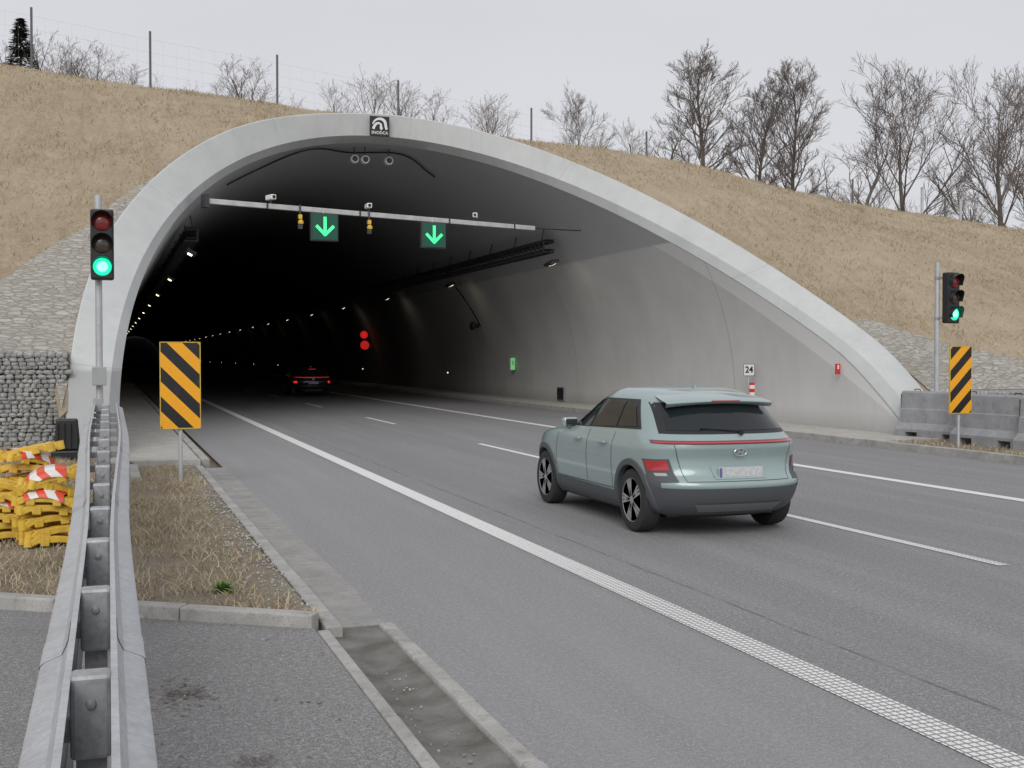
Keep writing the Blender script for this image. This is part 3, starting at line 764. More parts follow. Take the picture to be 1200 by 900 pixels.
for side,xs,nm in((1,14.9,'right'),(-1,2.5,'left')):
    for k in range(18):
        y=38.8+13*k
        lb='%s glowing lamp from the portal along the %s side of the tunnel'%(ORD[k],nm)
        if lp is None:
            lp=thing('tunnel_lamp',lb,'lamp',(xs,y,5.22),0,'lamps along the tunnel'); mb=MB(); mb.box((0,0,.05),(.34,.75,.12)); mb.build('housing',m_dark,lp,bev=.02)
            mb=MB(); mb.box((0,0,-.02),(.15,.36,.03)); mb.build('diffuser',m_lamp,lp)
            o_=lp
        else: o_=copy_tree(lp); o_.location=(xs,y,5.22); o_['label']=lb
        o_.rotation_euler=(0,side*R(-28),0)
gp=None
for k in range(12):
    y=60+22*k; lb='%s small light from the portal low on the right tunnel wall'%ORD[k]
    if gp is None:
        gp=thing('guidance_light',lb,'lamp',(17.1,y,1.1),0,'small lights low on the right wall'); mb=MB(); mb.box((.03,0,0),(.06,.22,.12)); mb.build('housing',m_dark,gp); mb=MB(); mb.box((-.01,0,0),(.02,.12,.06)); mb.build('diffuser',m_lampcool,gp)
    else: c=copy_tree(gp); c.location=(17.1,y,1.1); c['label']=lb
for side,xs in((1,14.9),(-1,2.5)):
    for k in range(4):
        l=bpy.data.lights.new('lamp_spill','AREA'); l.energy=2.5; l.color=(1,.88,.68); l.size=.3; l.shape='RECTANGLE'; l.size_y=.7; l.spread=R(170)
        ob=bpy.data.objects.new('lamp_spill',l); COL.objects.link(ob); ob.location=(xs,38.8+13*k,5.16); ob.rotation_euler=(0,side*R(-12),0)

t=thing('wall_signal','red lit cross signal deep in the tunnel above the speed limit','signal',(16.35,78,3.44),0)
mb=MB(); mb.lathe([(.0,.0),(.33,0),(.33,.15),(0,.15)],ax='y',n=28); mb.build('housing',m_black,t)
mb=MB(); mb.lathe([(.22,-.02),(.26,-.02),(.26,0),(.22,0)],ax='y',n=28); 
for s in(-1,1): mb.box((0,-.015,0),(.32,.01,.045),rot=Matrix.Rotation(s*R(45),3,'Y'))
mb.build('red_cross',m_redglow,t)
t=thing('speed_limit_signal','lit round speed limit of 100 with a red ring on the right tunnel wall','signal',(16.4,78,2.74))
mb=MB(); mb.lathe([(.0,.0),(.33,0),(.33,.15),(0,.15)],ax='y',n=28); mb.build('housing',m_black,t)
mb=MB(); mb.lathe([(.25,-.02),(.30,-.02),(.30,0),(.25,0)],ax='y',n=28); mb.build('red_ring',m_redglow,t); text('100',.20,m_redglow,t,(0,-.02,0))
t=thing('exit_sign','small upright green and white lit sign on the right tunnel wall','sign',(17.0,49.3,1.62))
mb=MB(); mb.box((0,0,0),(.10,.3,.56)); mb.build('sign_box',m_white,t); mb=MB(); mb.box((0,-.16,0),(.20,.02,.52)); mb.build('sign_face',m_exit,t); 
mb=MB(); mb.box((0,-.175,.05),(.10,.01,.2)); mb.build('pictogram',m_white,t)
t=thing('wall_hatch','small dark louvred hatch low on the right tunnel wall','hatch',(17.17,43.7,.45)); mb=MB(); mb.box((0,0,0),(.06,.75,.55)); mb.build('hatch_frame',m_galvd,t)
mb=MB(); mb.box((-.035,0,0),(.02,.66,.46)); mb.build('louvre',m_black,t)
t=thing('number_plate','white square plate numbered 24 on a thin post by the right tunnel wall','sign',(16.85,28.6,.14))
mb=MB(); mb.tube([(0,.03,0),(0,.03,1.5)],.02,8); mb.build('post',m_galv,t)
mb=MB(); mb.box((0,0,1.42),(.36,.015,.34)); mb.build('plate',m_white,t,bev=.004)
mb=MB(); 
for s in(-1,1): mb.box((s*.172,-.010,1.42),(.012,.008,.33)); mb.box((0,-.010,1.42+s*.162),(.34,.008,.012))
mb.build('border',m_black,t)
text('24',.25,m_black,t,(0,-.012,1.42),bold=.006)
t=thing('marker_post','short red and white striped marker under the plate numbered 24','marker',(16.83,28.4,.14)); mb=MB(); mb.box((0,0,.86),(.14,.05,.42)); mb.build('striped_panel',stripe_m('red_white_marker',(.8,.78,.75),(.7,.03,.02),0,1,.2),t); mb=MB(); mb.box((0,.0,.33),(.05,.03,.66)); mb.build('stem',m_white,t)
t=thing('hydrant_sign','small red plate with a white mark on the right tunnel wall near the collar','sign',(17.05,24.7,1.62)); mb=MB(); mb.box((0,0,0),(.13,.03,.26)); mb.build('plate',m_red,t); mb=MB(); mb.box((0,-.02,.05),(.04,.01,.10)); mb.build('white_mark',m_white,t)

# ------------------------------------------------------------ cars
def pch(tab,k):
    zs=[r[0] for r in tab]; vs=[r[k] for r in tab]; n=len(zs)
    h=[zs[i+1]-zs[i] for i in range(n-1)]; d=[(vs[i+1]-vs[i])/h[i] for i in range(n-1)]
    m=[d[0]]+[0 if d[i-1]*d[i]<=0 else 2*d[i-1]*d[i]/(d[i-1]+d[i]) for i in range(1,n-1)]+[d[-1]]
    def f(z):
        z=max(zs[0],min(zs[-1],z)); i=0
        while i<n-2 and z>zs[i+1]: i+=1
        t=(z-zs[i])/h[i]; t2=t*t; t3=t2*t
        return (2*t3-3*t2+1)*vs[i]+(t3-2*t2+t)*h[i]*m[i]+(-2*t3+3*t2)*vs[i+1]+(t3-t2)*h[i]*m[i+1]
    return f
TABX=[(.19,.36,4.10),(.26,.18,4.22),(.36,.08,4.30),(.48,.02,4.34),(.56,.0,4.35),(.61,.03,4.35),(.66,.085,4.34),(.74,.115,4.32),(.82,.12,4.28),(.90,.10,4.2),(.95,.085,4.06),(.985,.085,3.85),(1.02,.115,3.5),(1.055,.155,3.24),(1.10,.205,3.13),(1.20,.31,2.95),(1.30,.41,2.75),(1.38,.49,2.58),(1.43,.55,2.46),(1.475,.66,2.34),(1.515,.82,2.22),(1.545,1.05,2.08),(1.563,1.30,1.95),(1.573,1.55,1.80)]
TABW=[(.19,.78),(.30,.868),(.48,.90),(.75,.92),(.90,.914),(1.02,.874),(1.10,.838),(1.30,.758),(1.43,.695),(1.475,.665),(1.515,.62),(1.545,.555),(1.563,.45),(1.573,.24)]
def make_car(name,label,loc,m_paint,m_clad,lightson,zs=1.,group=None,rz=0):
    fr,ff,fw=pch(TABX,1),pch(TABX,2),pch(TABW,1)
    def par(z):
        xr,xf,w=fr(z),ff(z),fw(z); L=xf-xr; return xr,xf,w,min(.66,L*.42),min(1.05,L*.42)
    NR,NF=2.7,2.7
    t=thing(name,label,'car',loc,rz,group)
    def loc3(x,y,z): return (y,x,z*zs)
    def side(s,off=0):
        def f(x,z):
            xr,xf,w,LR,LF=par(z); u=0;n=3
            if x<xr+LR: u=(xr+LR-x)/LR;n=NR
            elif x>xf-LF: u=(x-xf+LF)/LF;n=NF
            u=max(0,min(.999,u)); return loc3(x,s*(w*(1-u**n)**(1/n)+off),z)
        return f
    def rear(off=0):
        def f(y,z):
            xr,xf,w,LR,LF=par(z); q=min(.998,abs(y)/w); return loc3(xr+LR-LR*(1-q**NR)**(1/NR)-off,y,z)
        return f
    def front(off=0):
        def f(y,z):
            xr,xf,w,LR,LF=par(z); q=min(.998,abs(y)/w); return loc3(xf-LF+LF*(1-q**NF)**(1/NF)+off,y,z)
        return f
    def patch(mb,fn,c,nx=12,nz_=6,m=0):
        (a0,b0),(a1,b1),(a2,b2),(a3,b3)=c
        P=[]
        for j in range(nz_+1):
            v=j/nz_; row=[]
            for i in range(nx+1):
                u=i/nx; a=lerp(lerp(a0,a1,u),lerp(a3,a2,u),v); b=lerp(lerp(b0,b1,u),lerp(b3,b2,u),v); row.append(fn(a,b))
            P.append(row)
        mb.grid(P,m)
    zl=sorted(set([.19,.22]+list(np.round(np.arange(.25,.92,.02),4))+list(np.round(np.arange(.92,1.10,.012),4))+list(np.round(np.arange(1.10,1.42,.02),4))+list(np.round(np.arange(1.42,1.572,.006),4))+[1.573]))
    rows=[]
    for z in zl:
        xr,xf,w,LR,LF=par(z); half=[]
        for i in range(21):
            p=math.pi/2*i/20; half.append((xr+LR-LR*math.cos(p)**(2/NR) if i<20 else xr+LR,w*math.sin(p)**(2/NR)))
        for i in range(1,28): half.append((lerp(xr+LR,xf-LF,i/28),w))
        for i in range(17):
            p=math.pi/2*(1-i/16); half.append((xf-LF+(LF*math.cos(p)**(2/NF) if i>0 else 0),w*math.sin(p)**(2/NF) if i<16 else 0))
        full=half+[(x,-y) for x,y in half[-2:0:-1]]
        rows.append([loc3(x,y,z) for x,y in full])
    mb=MB(); n=len(rows[0]); vs=[p for r in rows for p in r]; fs=[]
    for i in range(len(rows)-1):
        for j in range(n): fs.append((i*n+j,i*n+(j+1)%n,(i+1)*n+(j+1)%n,(i+1)*n+j))
    fs.append(tuple(range(n))[::-1]); fs.append(tuple((len(rows)-1)*n+j for j in range(n)))
    mb.add(vs,fs)
    body=mb.build('body',[m_paint,m_black],t)
    WX=(.85,3.51); WR=.345
    cuts=[]
    for x in WX:
        for s in(-1,1):
            c=MB(); c.lathe([(.395,-.28),(.395,.28)],c=(s*.82,x,.34),ax='x',n=48); co=c.build('cutter',m_black); cuts.append(co)
            md=body.modifiers.new('b','BOOLEAN'); md.operation='DIFFERENCE'; md.object=co; md.solver='EXACT'
    body.parent=None
    bpy.context.view_layer.update()
    me=bpy.data.meshes.new_from_object(body.evaluated_get(bpy.context.evaluated_depsgraph_get()))
    body.modifiers.clear(); body.data=me; body.parent=t
    for c in cuts: bpy.data.objects.remove(c)
    me.materials.clear(); me.materials.append(m_paint); me.materials.append(m_black)
    for p in me.polygons:
        c=p.center
        r=min(math.hypot(c.y-x,c.z-.34) for x in WX)
        p.material_index=1 if (r<.3975 or c.z<.235) else 0
        p.use_smooth=True
    me.set_sharp_from_angle(angle=R(32))
    g=M('car_glass',(.014,.018,.020),.06,coat=.25)
    g.node_tree.nodes['Principled BSDF'].inputs['Specular IOR Level'].default_value=.35
    trim=m_black; lampm=M('tail_lamp_red',(.40,.03,.04),.15,coat=1,emis=(1,.03,.03),es=(.8 if lightson else .06))
    chrome=M('bright_metal',(.6,.6,.6),.25,.9)
    for s in(-1,1):
        mb=MB(); patch(mb,side(s,.004),[(.76,1.12),(2.98,1.055),(2.50,1.425),(1.06,1.435)],44,8); mb.build('window_surround',trim,t,smooth=True)
        for c in ([(.87,1.145),(1.34,1.125),(1.33,1.39),(1.09,1.375)],[(1.40,1.12),(2.06,1.09),(1.98,1.41),(1.38,1.405)],[(2.13,1.085),(2.86,1.07),(2.47,1.39),(2.05,1.41)]):
            mb=MB(); patch(mb,side(s,.010),c,16,6); mb.build('side_window',g,t,smooth=True)
        for x in WX:
            mb=MB(); P=[]
            for k in range(41):
                a=R(-22)+R(224)*k/40; c_,s_=math.cos(a),math.sin(a); f=side(s,.016); f0=side(s,-.05)
                row=[]
                row.append(f0(x+.388*c_,max(.2,.34+.388*s_)))
                row.append(f(x+.392*c_,max(.2,.34+.392*s_))); row.append(f(x+.455*c_,max(.2,.34+.455*s_))); row.append(side(s,0.)(x+.462*c_,max(.2,.34+.462*s_)))
                P.append(row)
            mb.grid(P); mb.build('wheel_arch_trim',m_clad,t,smooth=True,ang=50,fix=False)
        mb=MB(); patch(mb,side(s,.016),[(1.28,.22),(3.08,.22),(3.06,.42),(1.30,.40)],30,5); mb.build('sill_trim',m_clad,t,smooth=True)
        mb=MB()
        for xa,xb in((1.36,1.37),(2.10,2.09),(3.12,3.02)): patch(mb,side(s,.003),[(xa-.004,.42),(xa+.004,.42),(xb+.004,1.06),(xb-.004,1.06)],1,12)
        patch(mb,side(s,.003),[(1.34,.425),(3.12,.425),(3.12,.432),(1.34,.432)],30,1)
        mb.build('door_seam',trim,t)
        for x in(1.50,2.25):
            mb=MB(); p=side(s,.03)(x+.1,.93); mb.box(p,(.03,.19,.03)); mb.build('door_handle',m_paint,t,bev=.01)
        mb=MB(); p=side(s,.12)(2.78,1.09); mb.box(p,(.20,.12,.13)); mi=mb.build('mirror',m_paint,t,bev=.035)
        mb=MB(); mb.box((p[0],p[1]-.063,p[2]),(.15,.006,.09)); mb.build('mirror_glass',g,mi)
        mb=MB(); patch(mb,rear(.014),[(s*.735,.715),(s*.888,.70),(s*.905,.80),(s*.76,.815)],14,5); mb.build('tail_lamp',lampm,t,smooth=True)
        mb=MB(); patch(mb,rear(.008),[(s*.68,.60),(s*.888,.58),(s*.908,.82),(s*.735,.83)],16,8); mb.build('lamp_surround',m_clad,t,smooth=True)
        mb=MB(); patch(mb,rear(.018),[(s*.76,.655),(s*.85,.65),(s*.86,.68),(s*.77,.685)],8,3); mb.build('reversing_lamp',M('lamp_clear',(.45,.42,.40),.15,coat=1),t,smooth=True)
        mb=MB(); patch(mb,side(s,.006),[(.26,.40),(.52,.40),(.50,.66),(.30,.72)],8,6); mb.build('corner_trim',m_clad,t,smooth=True)
        mb=MB(); patch(mb,front(.012),[(s*.45,.66),(s*.82,.66),(s*.82,.78),(s*.5,.76)],10,4); mb.build('headlight',M('headlight_glass',(.5,.5,.52),.1,coat=1),t,smooth=True)
    mb=MB(); patch(mb,front(.010),[(-.6,.30),(.6,.30),(.55,.55),(-.55,.55)],16,4); mb.build('grille',trim,t,smooth=True)
    mb=MB(); patch(mb,front(.010),[(-.78,1.09),(.78,1.09),(.64,1.42),(-.64,1.42)],24,10); mb.build('windscreen',g,t,smooth=True)
    mb=MB(); patch(mb,rear(.006),[(-.765,1.09),(.765,1.09),(.68,1.41),(-.68,1.41)],32,8); mb.build('rear_window_surround',trim,t,smooth=True)
    mb=MB(); patch(mb,rear(.012),[(-.70,1.125),(.70,1.125),(.62,1.39),(-.62,1.39)],28,8); mb.build('rear_window',g,t,smooth=True)
    mb=MB(); patch(mb,rear(.014),[(-.84,.998),(.84,.998),(.835,1.013),(-.835,1.013)],44,2); mb.build('light_bar',lampm,t,smooth=True)
    mb=MB(); patch(mb,rear(.008),[(-.858,.988),(.858,.988),(.85,1.025),(-.85,1.025)],44,2); mb.build('light_bar_surround',M('light_bar_dark_red',(.16,.03,.035),.3,coat=1),t,smooth=True)
    mb=MB(); patch(mb,rear(.016),[(-.86,.23),(.86,.23),(.895,.53),(-.895,.53)],46,8); mb.build('rear_bumper_trim',m_clad,t,smooth=True)
    mb=MB(); patch(mb,rear(.030),[(-.45,.27),(.45,.27),(.52,.36),(-.52,.36)],20,3); mb.build('skid_plate',M('skid_grey',(.15,.16,.165),.5),t,smooth=True)
    mb=MB()
    patch(mb,rear(.004),[(-.60,.60),(.60,.60),(.60,.605),(-.60,.605)],24,1)
    for s in(-1,1): patch(mb,rear(.004),[(s*.60,.60),(s*.606,.60),(s*.70,.98),(s*.694,.98)],1,8)
    mb.build('tailgate_seam',trim,t)
    mb=MB(); patch(mb,rear(.006),[(-.30,.625),(.30,.625),(.33,.755),(-.33,.755)],14,3); mb.build('plate_recess',m_paint,t,smooth=True)
    mb=MB(); p=rear(.03)(0,.69); mb.box(p,(.52,.012,.11)); pl=mb.build('number_plate',M('plate_white',(.62,.63,.63),.5,col2=(.46,.47,.48),scale=30),t,bev=.004)
    mb=MB(); mb.box((p[0]-.24,p[1]-.008,p[2]),(.030,.004,.10)); mb.build('blue_strip',M('plate_blue',(.12,.15,.32),.4),pl)
    # slanted H inside an oval
    mb=MB(); p=rear(.022)(0,.90); 
    ring_=[(p[0]+.072*math.cos(a),p[1],p[2]+.038*math.sin(a)) for a in np.linspace(0,2*math.pi,25)]
    mb.tube(ring_,.0045,5)
    for sx in(-1,1): mb.add([(p[0]+sx*.028-.020,p[1],p[2]-.034),(p[0]+sx*.028-.002,p[1],p[2]-.034),(p[0]+sx*.028+.020,p[1],p[2]+.034),(p[0]+sx*.028+.002,p[1],p[2]+.034)],[(0,1,2,3)])
    mb.add([(p[0]-.030,p[1]-.001,p[2]-.010),(p[0]+.030,p[1]-.001,p[2]+.0),(p[0]+.034,p[1]-.001,p[2]+.012),(p[0]-.026,p[1]-.001,p[2]+.002)],[(0,1,2,3)]); mb.build('emblem',chrome,t)
    mb=MB(); P=[]
    for j in range(17):
        y=-.65+1.30*j/16; q=abs(y)/.65; dz=-.028*q*q; dx=.12*q**3
        P.append([loc3(1.00,y*.86,1.538+dz*1.6),loc3(.76+dx*.6,y*.95,1.505+dz*1.3),loc3(.54+dx,y,1.469+dz),loc3(.41+dx,y,1.441+dz),loc3(.395+dx,y,1.428+dz),loc3(.41+dx,y,1.408+dz),loc3(.55,y*.99,1.386+dz)])
    mb.grid(P); mb.build('roof_spoiler',m_paint,t,smooth=True,ang=60)
    mb=MB(); p=loc3(.392,0,1.431); mb.box(p,(.34,.006,.012)); mb.build('high_brake_lamp',lampm,t)
    mb=MB(); mb.tube([rear(.03)(.05,1.12),rear(.03)(-.38,1.15)],.008,5); mb.lathe([(.025,-.03),(.025,.03)],c=rear(.02)(.06,1.10),ax='y',n=10); mb.build('rear_wiper',trim,t)
    mb=MB(); a,b_,c_=loc3(1.08,0,1.54),loc3(1.26,0,1.55),loc3(1.10,0,1.60); mb.add([(-.02,a[1],a[2]),(.02,a[1],a[2]),(0,b_[1],b_[2]),(0,c_[1],c_[2])],[(0,1,2),(0,3,1),(1,3,2),(0,2,3)]); mb.build('antenna_fin',m_paint,t)
    mb=MB()
    mb.box(loc3(2.2,0,.24),(1.3,3.4,.12)); mb.build('underbody',m_black,t)
    ms=M('wheel_silver',(.46,.47,.48),.35,.6)
    for x in WX:
        for s in(-1,1):
            w=bpy.data.objects.new('wheel',None); COL.objects.link(w); w.parent=t; w.location=(s*.80,x,WR); w.empty_display_size=.1
            mb=MB(); mb.lathe([(.235,-.10),(.30,-.11),(.335,-.095),(.345,-.06),(.345,.06),(.335,.095),(.30,.11),(.235,.10),(.235,-.10)],ax='x',n=44); mb.build('tyre',m_rubber,w,smooth=True,ang=40)
            mb=MB(); mb.lathe([(.238,-.10),(.238,.10),(.225,.10),(.222,.02),(.0,.02)],ax='x',n=44) if s>0 else mb.lathe([(.238,.10),(.238,-.10),(.225,-.10),(.222,-.02),(.0,-.02)],ax='x',n=44)
            mb.build('rim_barrel',m_dark,w,smooth=True,ang=40)
            mb=MB()
            for k in range(5):
                for dd in(-.2,0,.2):
                    a=2*math.pi*k/5+dd; a0=2*math.pi*k/5+dd*.5
                    p0=Vector((s*.085,.05*math.cos(a0),.05*math.sin(a0))); p1=Vector((s*.095,.228*math.cos(a),.228*math.sin(a))); mid=(p0+p1)/2; d=p1-p0
                    ang=math.atan2(d.z,d.y); mb.box(mid,(.03,d.length,.028),rot=Matrix.Rotation(ang,3,'X'))
            mb.lathe([(.0,s*.105),(.045,s*.10),(.06,s*.08),(.06,s*.05)],ax='x',n=20); mb.lathe([(.215,s*.088),(.238,s*.104),(.238,s*.08)],ax='x',n=44)
            mb.build('rim_spokes',ms,w,smooth=True,ang=35)
    return t
m_teal=M('grey_green_car_paint',(.31,.395,.39),.36,.15,coat=.8)
m_clad=M('grey_cladding',(.085,.092,.10),.6)
make_car('crossover_car','pale grey green crossover car with dark lower trim, in the left lane before the tunnel',(6.3,10.78,0.004),m_teal,m_clad,False)
m_navy=M('black_car_paint',(.02,.022,.028),.3,.3,coat=1.)
make_car('dark_car','dark car with faint red tail lamps driving inside the tunnel in the right lane',(9.45,57,0.004),m_navy,m_black,True,.93)

# ------------------------------------------------------------ fence on the crest
t=thing('crest_fence','tall thin wire fence on posts along the crest of the hill','fence',(9,47,11))
px=[-12.6,-7.6,-2.6,1.6,6.4,11.3,17.1,22.5,28,33.2,38.5,44,50]
for X in px:
    mb=MB(); z=hill(X,47); mb.tube([(X,47,z-.3),(X,47,z+2.5)],.045,8); mb.build('post',m_fpost,t,world=True)
mb=MB()
for a,b in zip(px[:-1],px[1:]):
    za,zb=hill(a,47),hill(b,47)
    for h in(.1,.5,.9,1.3,1.7,2.2): mb.tube([(a,47.05,za+h),(b,47.05,zb+h)],.0024,3,cap=False)
    n=int((b-a)/.45)
    for k in range(n):
        s=k/n; x=lerp(a,b,s); z=lerp(za,zb,s); mb.tube([(x,47.05,z+.05),(x,47.05,z+2.2)],.0018,3,cap=False)
mb.build('wire_mesh',m_galvd,t,world=True)
FP=[(1000,53,3.0),(1018,52,2.8),(1042,54,2.9),(1079,50,3.8),(1124,49.5,3.4)]
for k,(u,Y,h) in enumerate(FP):
    X=Y*math.tan(azi(u)); z=hill(X,Y); t=thing('crest_post','%s pale post from the left behind the fence on the right part of the crest'%ORD[k],'post',(X,Y,z-.2),0,'pale posts behind the fence')
    mb=MB(); mb.tube([(0,0,0),(0,0,h)],.07,8); mb.build('shaft',m_galv,t); mb=MB(); mb.lathe([(.085,h),(.06,h+.05),(0,h+.07)],n=10); mb.build('post_cap',m_galvd,t)

# ------------------------------------------------------------ trees
def gen_tree(seed,style):
    r=random.Random(seed); tr=MB(); cr=MB()
    Ht=10.
    P=dict(oval=(28,.22,.20,(30,52)),spread=(12,.22,.46,(24,58)),open=(11,.24,.42,(18,46)),bush=(9,.05,.42,(12,40)),slim=(18,.22,.16,(22,42)),sparse=(15,.22,.24,(20,42)))[style]
    nb,t0,ln,(a0,a1)=P
    pts=[Vector((0,0,-.5))]; d=Vector((0,0,1)); nseg=9
    top=Ht*(.94 if style in('oval','slim','sparse') else .70)
    for i in range(nseg):
        d=(d+Vector((r.gauss(0,.05),r.gauss(0,.05),.05))).normalized(); pts.append(pts[-1]+d*(top+.5)/nseg)
    r0=.15 if style!='bush' else .07
    rad=[r0*(1-.88*(i/nseg))+.010 for i in range(nseg+1)]
    tr.tube(pts,rad,7)
    def along(t):
        f=t*nseg; i=min(nseg-1,int(f)); return pts[i].lerp(pts[i+1],f-i), (pts[i+1]-pts[i]).normalized(), lerp(rad[i],rad[i+1],f-i)
    MX=4
    def br(p,d,L,rad_,lev):
        k=3 if lev<3 else 2
        q=[p]; dd=d.copy()
        for i in range(k+1):
            dd=(dd+Vector((r.gauss(0,.10),r.gauss(0,.10),r.gauss(.07,.07)))).normalized(); q.append(q[-1]+dd*L/(k+1))
        cr.tube(q,[max(.0065,rad_*(1-.8*i/(k+1))) for i in range(k+2)],4 if lev<2 else 3,cap=False)
        if lev>=MX: return
        nc={'oval':(0,7,5,5),'spread':(0,9,6,5),'open':(0,8,6,4),'bush':(0,5,4,2),'slim':(0,5,5,4),'sparse':(0,5,4,2)}[style][lev]
        for c in range(nc):
            t=lerp(.25,1,(c+r.random()*.8)/nc); t=min(.99,t); f=t*(k+1); i=min(k,int(f)); pp=q[i].lerp(q[i+1],f-i); bd=(q[i+1]-q[i]).normalized()
            o=bd.orthogonal().normalized(); o.rotate(Matrix.Rotation(r.uniform(0,6.28),3,bd)); an=R(r.uniform(20,44))
            br(pp,(bd*math.cos(an)+o*math.sin(an)).normalized(),L*r.uniform(.40,.64)*(1.1-.35*t),rad_*.48,lev+1)
    for b in range(nb):
        t=lerp(t0,1.,(b+r.random()*.6)/nb); t=min(.995,t); p,bd,rr=along(t)
        a=b*2.4+r.uniform(-.4,.4); an=R(lerp(a1,a0*.5,(t-t0)/(1-t0))+r.uniform(-7,7))
        d=Vector((math.cos(a)*math.sin(an),math.sin(a)*math.sin(an),math.cos(an)))
        s=(t-t0)/(1-t0)
        if style in('oval','slim','sparse'): L=Ht*ln*(.5+.85*math.sin(math.pi*min(1,s*.8+.12)))*r.uniform(.8,1.1)
        else: L=Ht*ln*r.uniform(.8,1.1)*(1-.35*s)
        br(p,d,L,max(.016,rr*.55),1)
    return tr,cr
meshes={}
def tree_proto(key,seed,style,bark=m_bark,tw=m_twig):
    tr,cr=gen_tree(seed,style)
    a=tr.build('trunk',bark,fix=False,smooth=True); b=cr.build('crown',tw,fix=False)
    zmax=max(v[2] for v in cr.v); meshes[key]=(a.data,b.data,zmax)
    bpy.data.objects.remove(a); bpy.data.objects.remove(b)
tree_proto('ovalA',1,'oval'); tree_proto('ovalB',2,'oval'); tree_proto('spreadA',3,'spread'); tree_proto('spreadB',14,'spread'); tree_proto('open',5,'open',m_bark)
tree_proto('bush',6,'bush',m_bark,m_twigp); tree_proto('slim',7,'slim',m_birch,m_twigp); tree_proto('sparseA',8,'sparse',m_birch,m_twigp); tree_proto('sparseB',18,'sparse',m_bark,m_twigp); tree_proto('sparseC',28,'sparse',m_bark,m_twig)
tr=MB(); tr.tube([(0,0,-.4),(0,0,9.8)],[.16,.02],7); cr=MB(); r=random.Random(4)
for k in range(2600):
    z=r.uniform(1.0,9.9); Rm=(10-z)*.26*(.75+.25*math.sin(z*5)); a=r.uniform(0,6.28); q=Rm*math.sqrt(r.random())
    p=Vector((q*math.cos(a),q*math.sin(a),z-q*.25)); s=r.uniform(.15,.38); d=Vector((math.cos(a),math.sin(a),r.uniform(-.6,.1)))*s; w=Vector((-math.sin(a),math.cos(a),r.uniform(-.3,.3)))*s*.3
    cr.add([p-w,p+w,p+d],[(0,1,2)])
a=tr.build('trunk',m_bark,smooth=True); b=cr.build('crown',m_needle,fix=False); meshes['conifer']=(a.data,b.data,9.9); bpy.data.objects.remove(a); bpy.data.objects.remove(b)
def put(u,vt,Y,key,label,wide=1.,rot=None):
    X=Y*math.tan(azi(u)); z=hill(X,Y,False)-.1; dep=X*math.sin(TH)+Y*math.cos(TH); top=H+(419-vt)/F*dep
    a,b,zm=meshes[key]; s=(top-z)/zm
    t=thing({'conifer':'conifer_tree','bush':'bare_shrub'}.get(key,'bare_tree'),label,'shrub' if key=='bush' else 'tree',(X,Y,z),rot if rot is not None else rng.uniform(0,6.28),'trees on the skyline')
    t.scale=(s*wide,s*wide,s)
    for nm,me in(('trunk',a),('crown',b)):
        o=bpy.data.objects.new(nm,me); COL.objects.link(o); o.parent=t
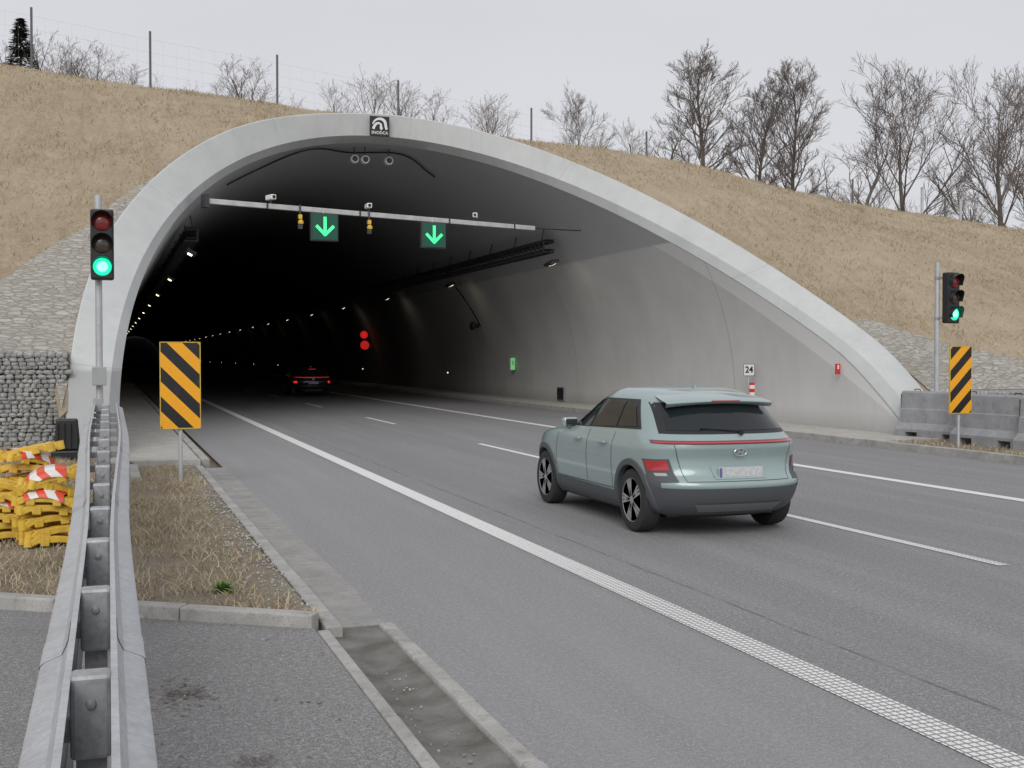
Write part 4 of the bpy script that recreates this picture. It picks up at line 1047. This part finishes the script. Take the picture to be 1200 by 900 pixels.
T=[(28,24,62,'conifer','dark green conifer at the far left of the skyline',1.5),
(4,38,66,'sparseC','bare tree at the very left edge of the skyline beside the conifer',1.6),
(62,40,63,'sparseC','first bare tree to the right of the far left conifer',1.7),
(84,42,66,'sparseA','second bare tree to the right of the far left conifer',1.8),
(104,50,62,'sparseC','third bare tree to the right of the far left conifer',1.8),
(122,54,64,'sparseB','fourth bare tree to the right of the far left conifer',1.8),
(146,60,62,'sparseA','fifth bare tree, ending the leftmost clump of trees',1.8),
(188,84,60,'bush','low shrub just right of the second fence post',1.),
(222,92,58,'bush','tiny shrub between the second and third fence posts',1.2),
(268,92,58,'sparseB','small bare tree left of the double bare tree by the third fence post',1.8),
(290,70,60,'sparseC','bare tree immediately left of the third fence post',1.8),
(312,74,62,'sparseB','bare tree right against the third fence post',1.6),
(340,104,60,'bush','low bare shrub right of the third fence post',1.2),
(395,92,60,'sparseB','small bare tree left of the tree over the collar crown',1.5),
(434,68,62,'sparseA','pale slender tree above the plaque left of the fourth fence post',1.7),
(488,76,63,'sparseA','pale slender tree just right of the fourth fence post',1.7),
(522,104,60,'sparseB','bare tree second to the right of the fourth fence post',1.6),
(547,102,62,'sparseA','bare tree third to the right of the fourth fence post',1.6),
(572,110,60,'sparseB','slender small bare tree left of the fifth fence post',1.6),
(600,142,58,'bush','low bare shrub close to the fifth fence post',1.),
(681,99,58,'spreadB','round bare tree between the fifth and sixth fence posts',1.),
(740,136,58,'sparseB','low bare tree left of the sixth fence post',1.8),
(772,134,60,'sparseC','low bare tree left of the tall oval tree',1.8),
(820,52,56,'ovalA','tall oval bare tree right of centre on the skyline',1.35),
(890,76,56,'ovalB','left one of two tall bare trees standing together',1.15),
(928,65,57,'ovalA','right one of two tall bare trees standing together',1.15),
(984,140,60,'sparseA','slim low bare tree right of the two tall trees',1.8),
(1040,190,62,'bush','bare shrub under the big spreading tree',1.1),
(1066,58,55,'spreadA','big spreading bare tree on the right skyline',1.1),
(1122,212,62,'sparseB','small bare tree between the two large trees on the right',1.8),
(1166,62,52,'open','large bare tree near the right edge of the photo',1.05),
(1206,96,58,'spreadB','bare tree cut by the right edge of the photo',1.0),
(1098,224,64,'bush','low bare shrub beside the small tree between the two large trees',1.3)]
for (u,vt,Y,k,lb,w) in T: put(u,vt,Y,k,lb,w)

# ------------------------------------------------------------ world, sun, camera
w=bpy.data.worlds.new('World'); SC.world=w; w.use_nodes=True; nt=w.node_tree; bg=nt.nodes['Background']
sky=N(nt,'TexSky',sky_type='NISHITA'); sky.sun_disc=False; sky.sun_elevation=R(36); sky.sun_rotation=R(200)
hs=N(nt,'HueSaturation',{'Saturation':.2,'Color':sky.outputs[0]})
gen=N(nt,'TexCoord').outputs['Generated']
cl=nz(nt,N(nt,'Mapping',{'Vector':gen,'Scale':(1,1,3)}).outputs[0],1.6,4,.5)
gray=mix(nt,rng_(nt,cl,.35,.65),(6.35,6.47,6.98),(7.0,7.1,7.5))
col=mix(nt,.9,hs.outputs[0],gray)
nt.links.new(col,bg.inputs[0]); bg.inputs[1].default_value=.1
sl=bpy.data.lights.new('sun','SUN'); sl.energy=1.5; sl.angle=R(36); sl.color=(1,.975,.94)
so=bpy.data.objects.new('sun',sl); COL.objects.link(so); so.rotation_euler=(R(54),0,R(-24))
cam=bpy.data.cameras.new('camera'); cam.sensor_width=36; cam.lens=F/1200*36; cam.clip_end=6000; cam.clip_start=.05
co=bpy.data.objects.new('camera',cam); COL.objects.link(co); co.location=(0,0,H); co.rotation_euler=(R(90)-PIT,0,-TH); SC.camera=co
SC.view_settings.view_transform='Standard'; SC.view_settings.look='None'; SC.view_settings.exposure=0
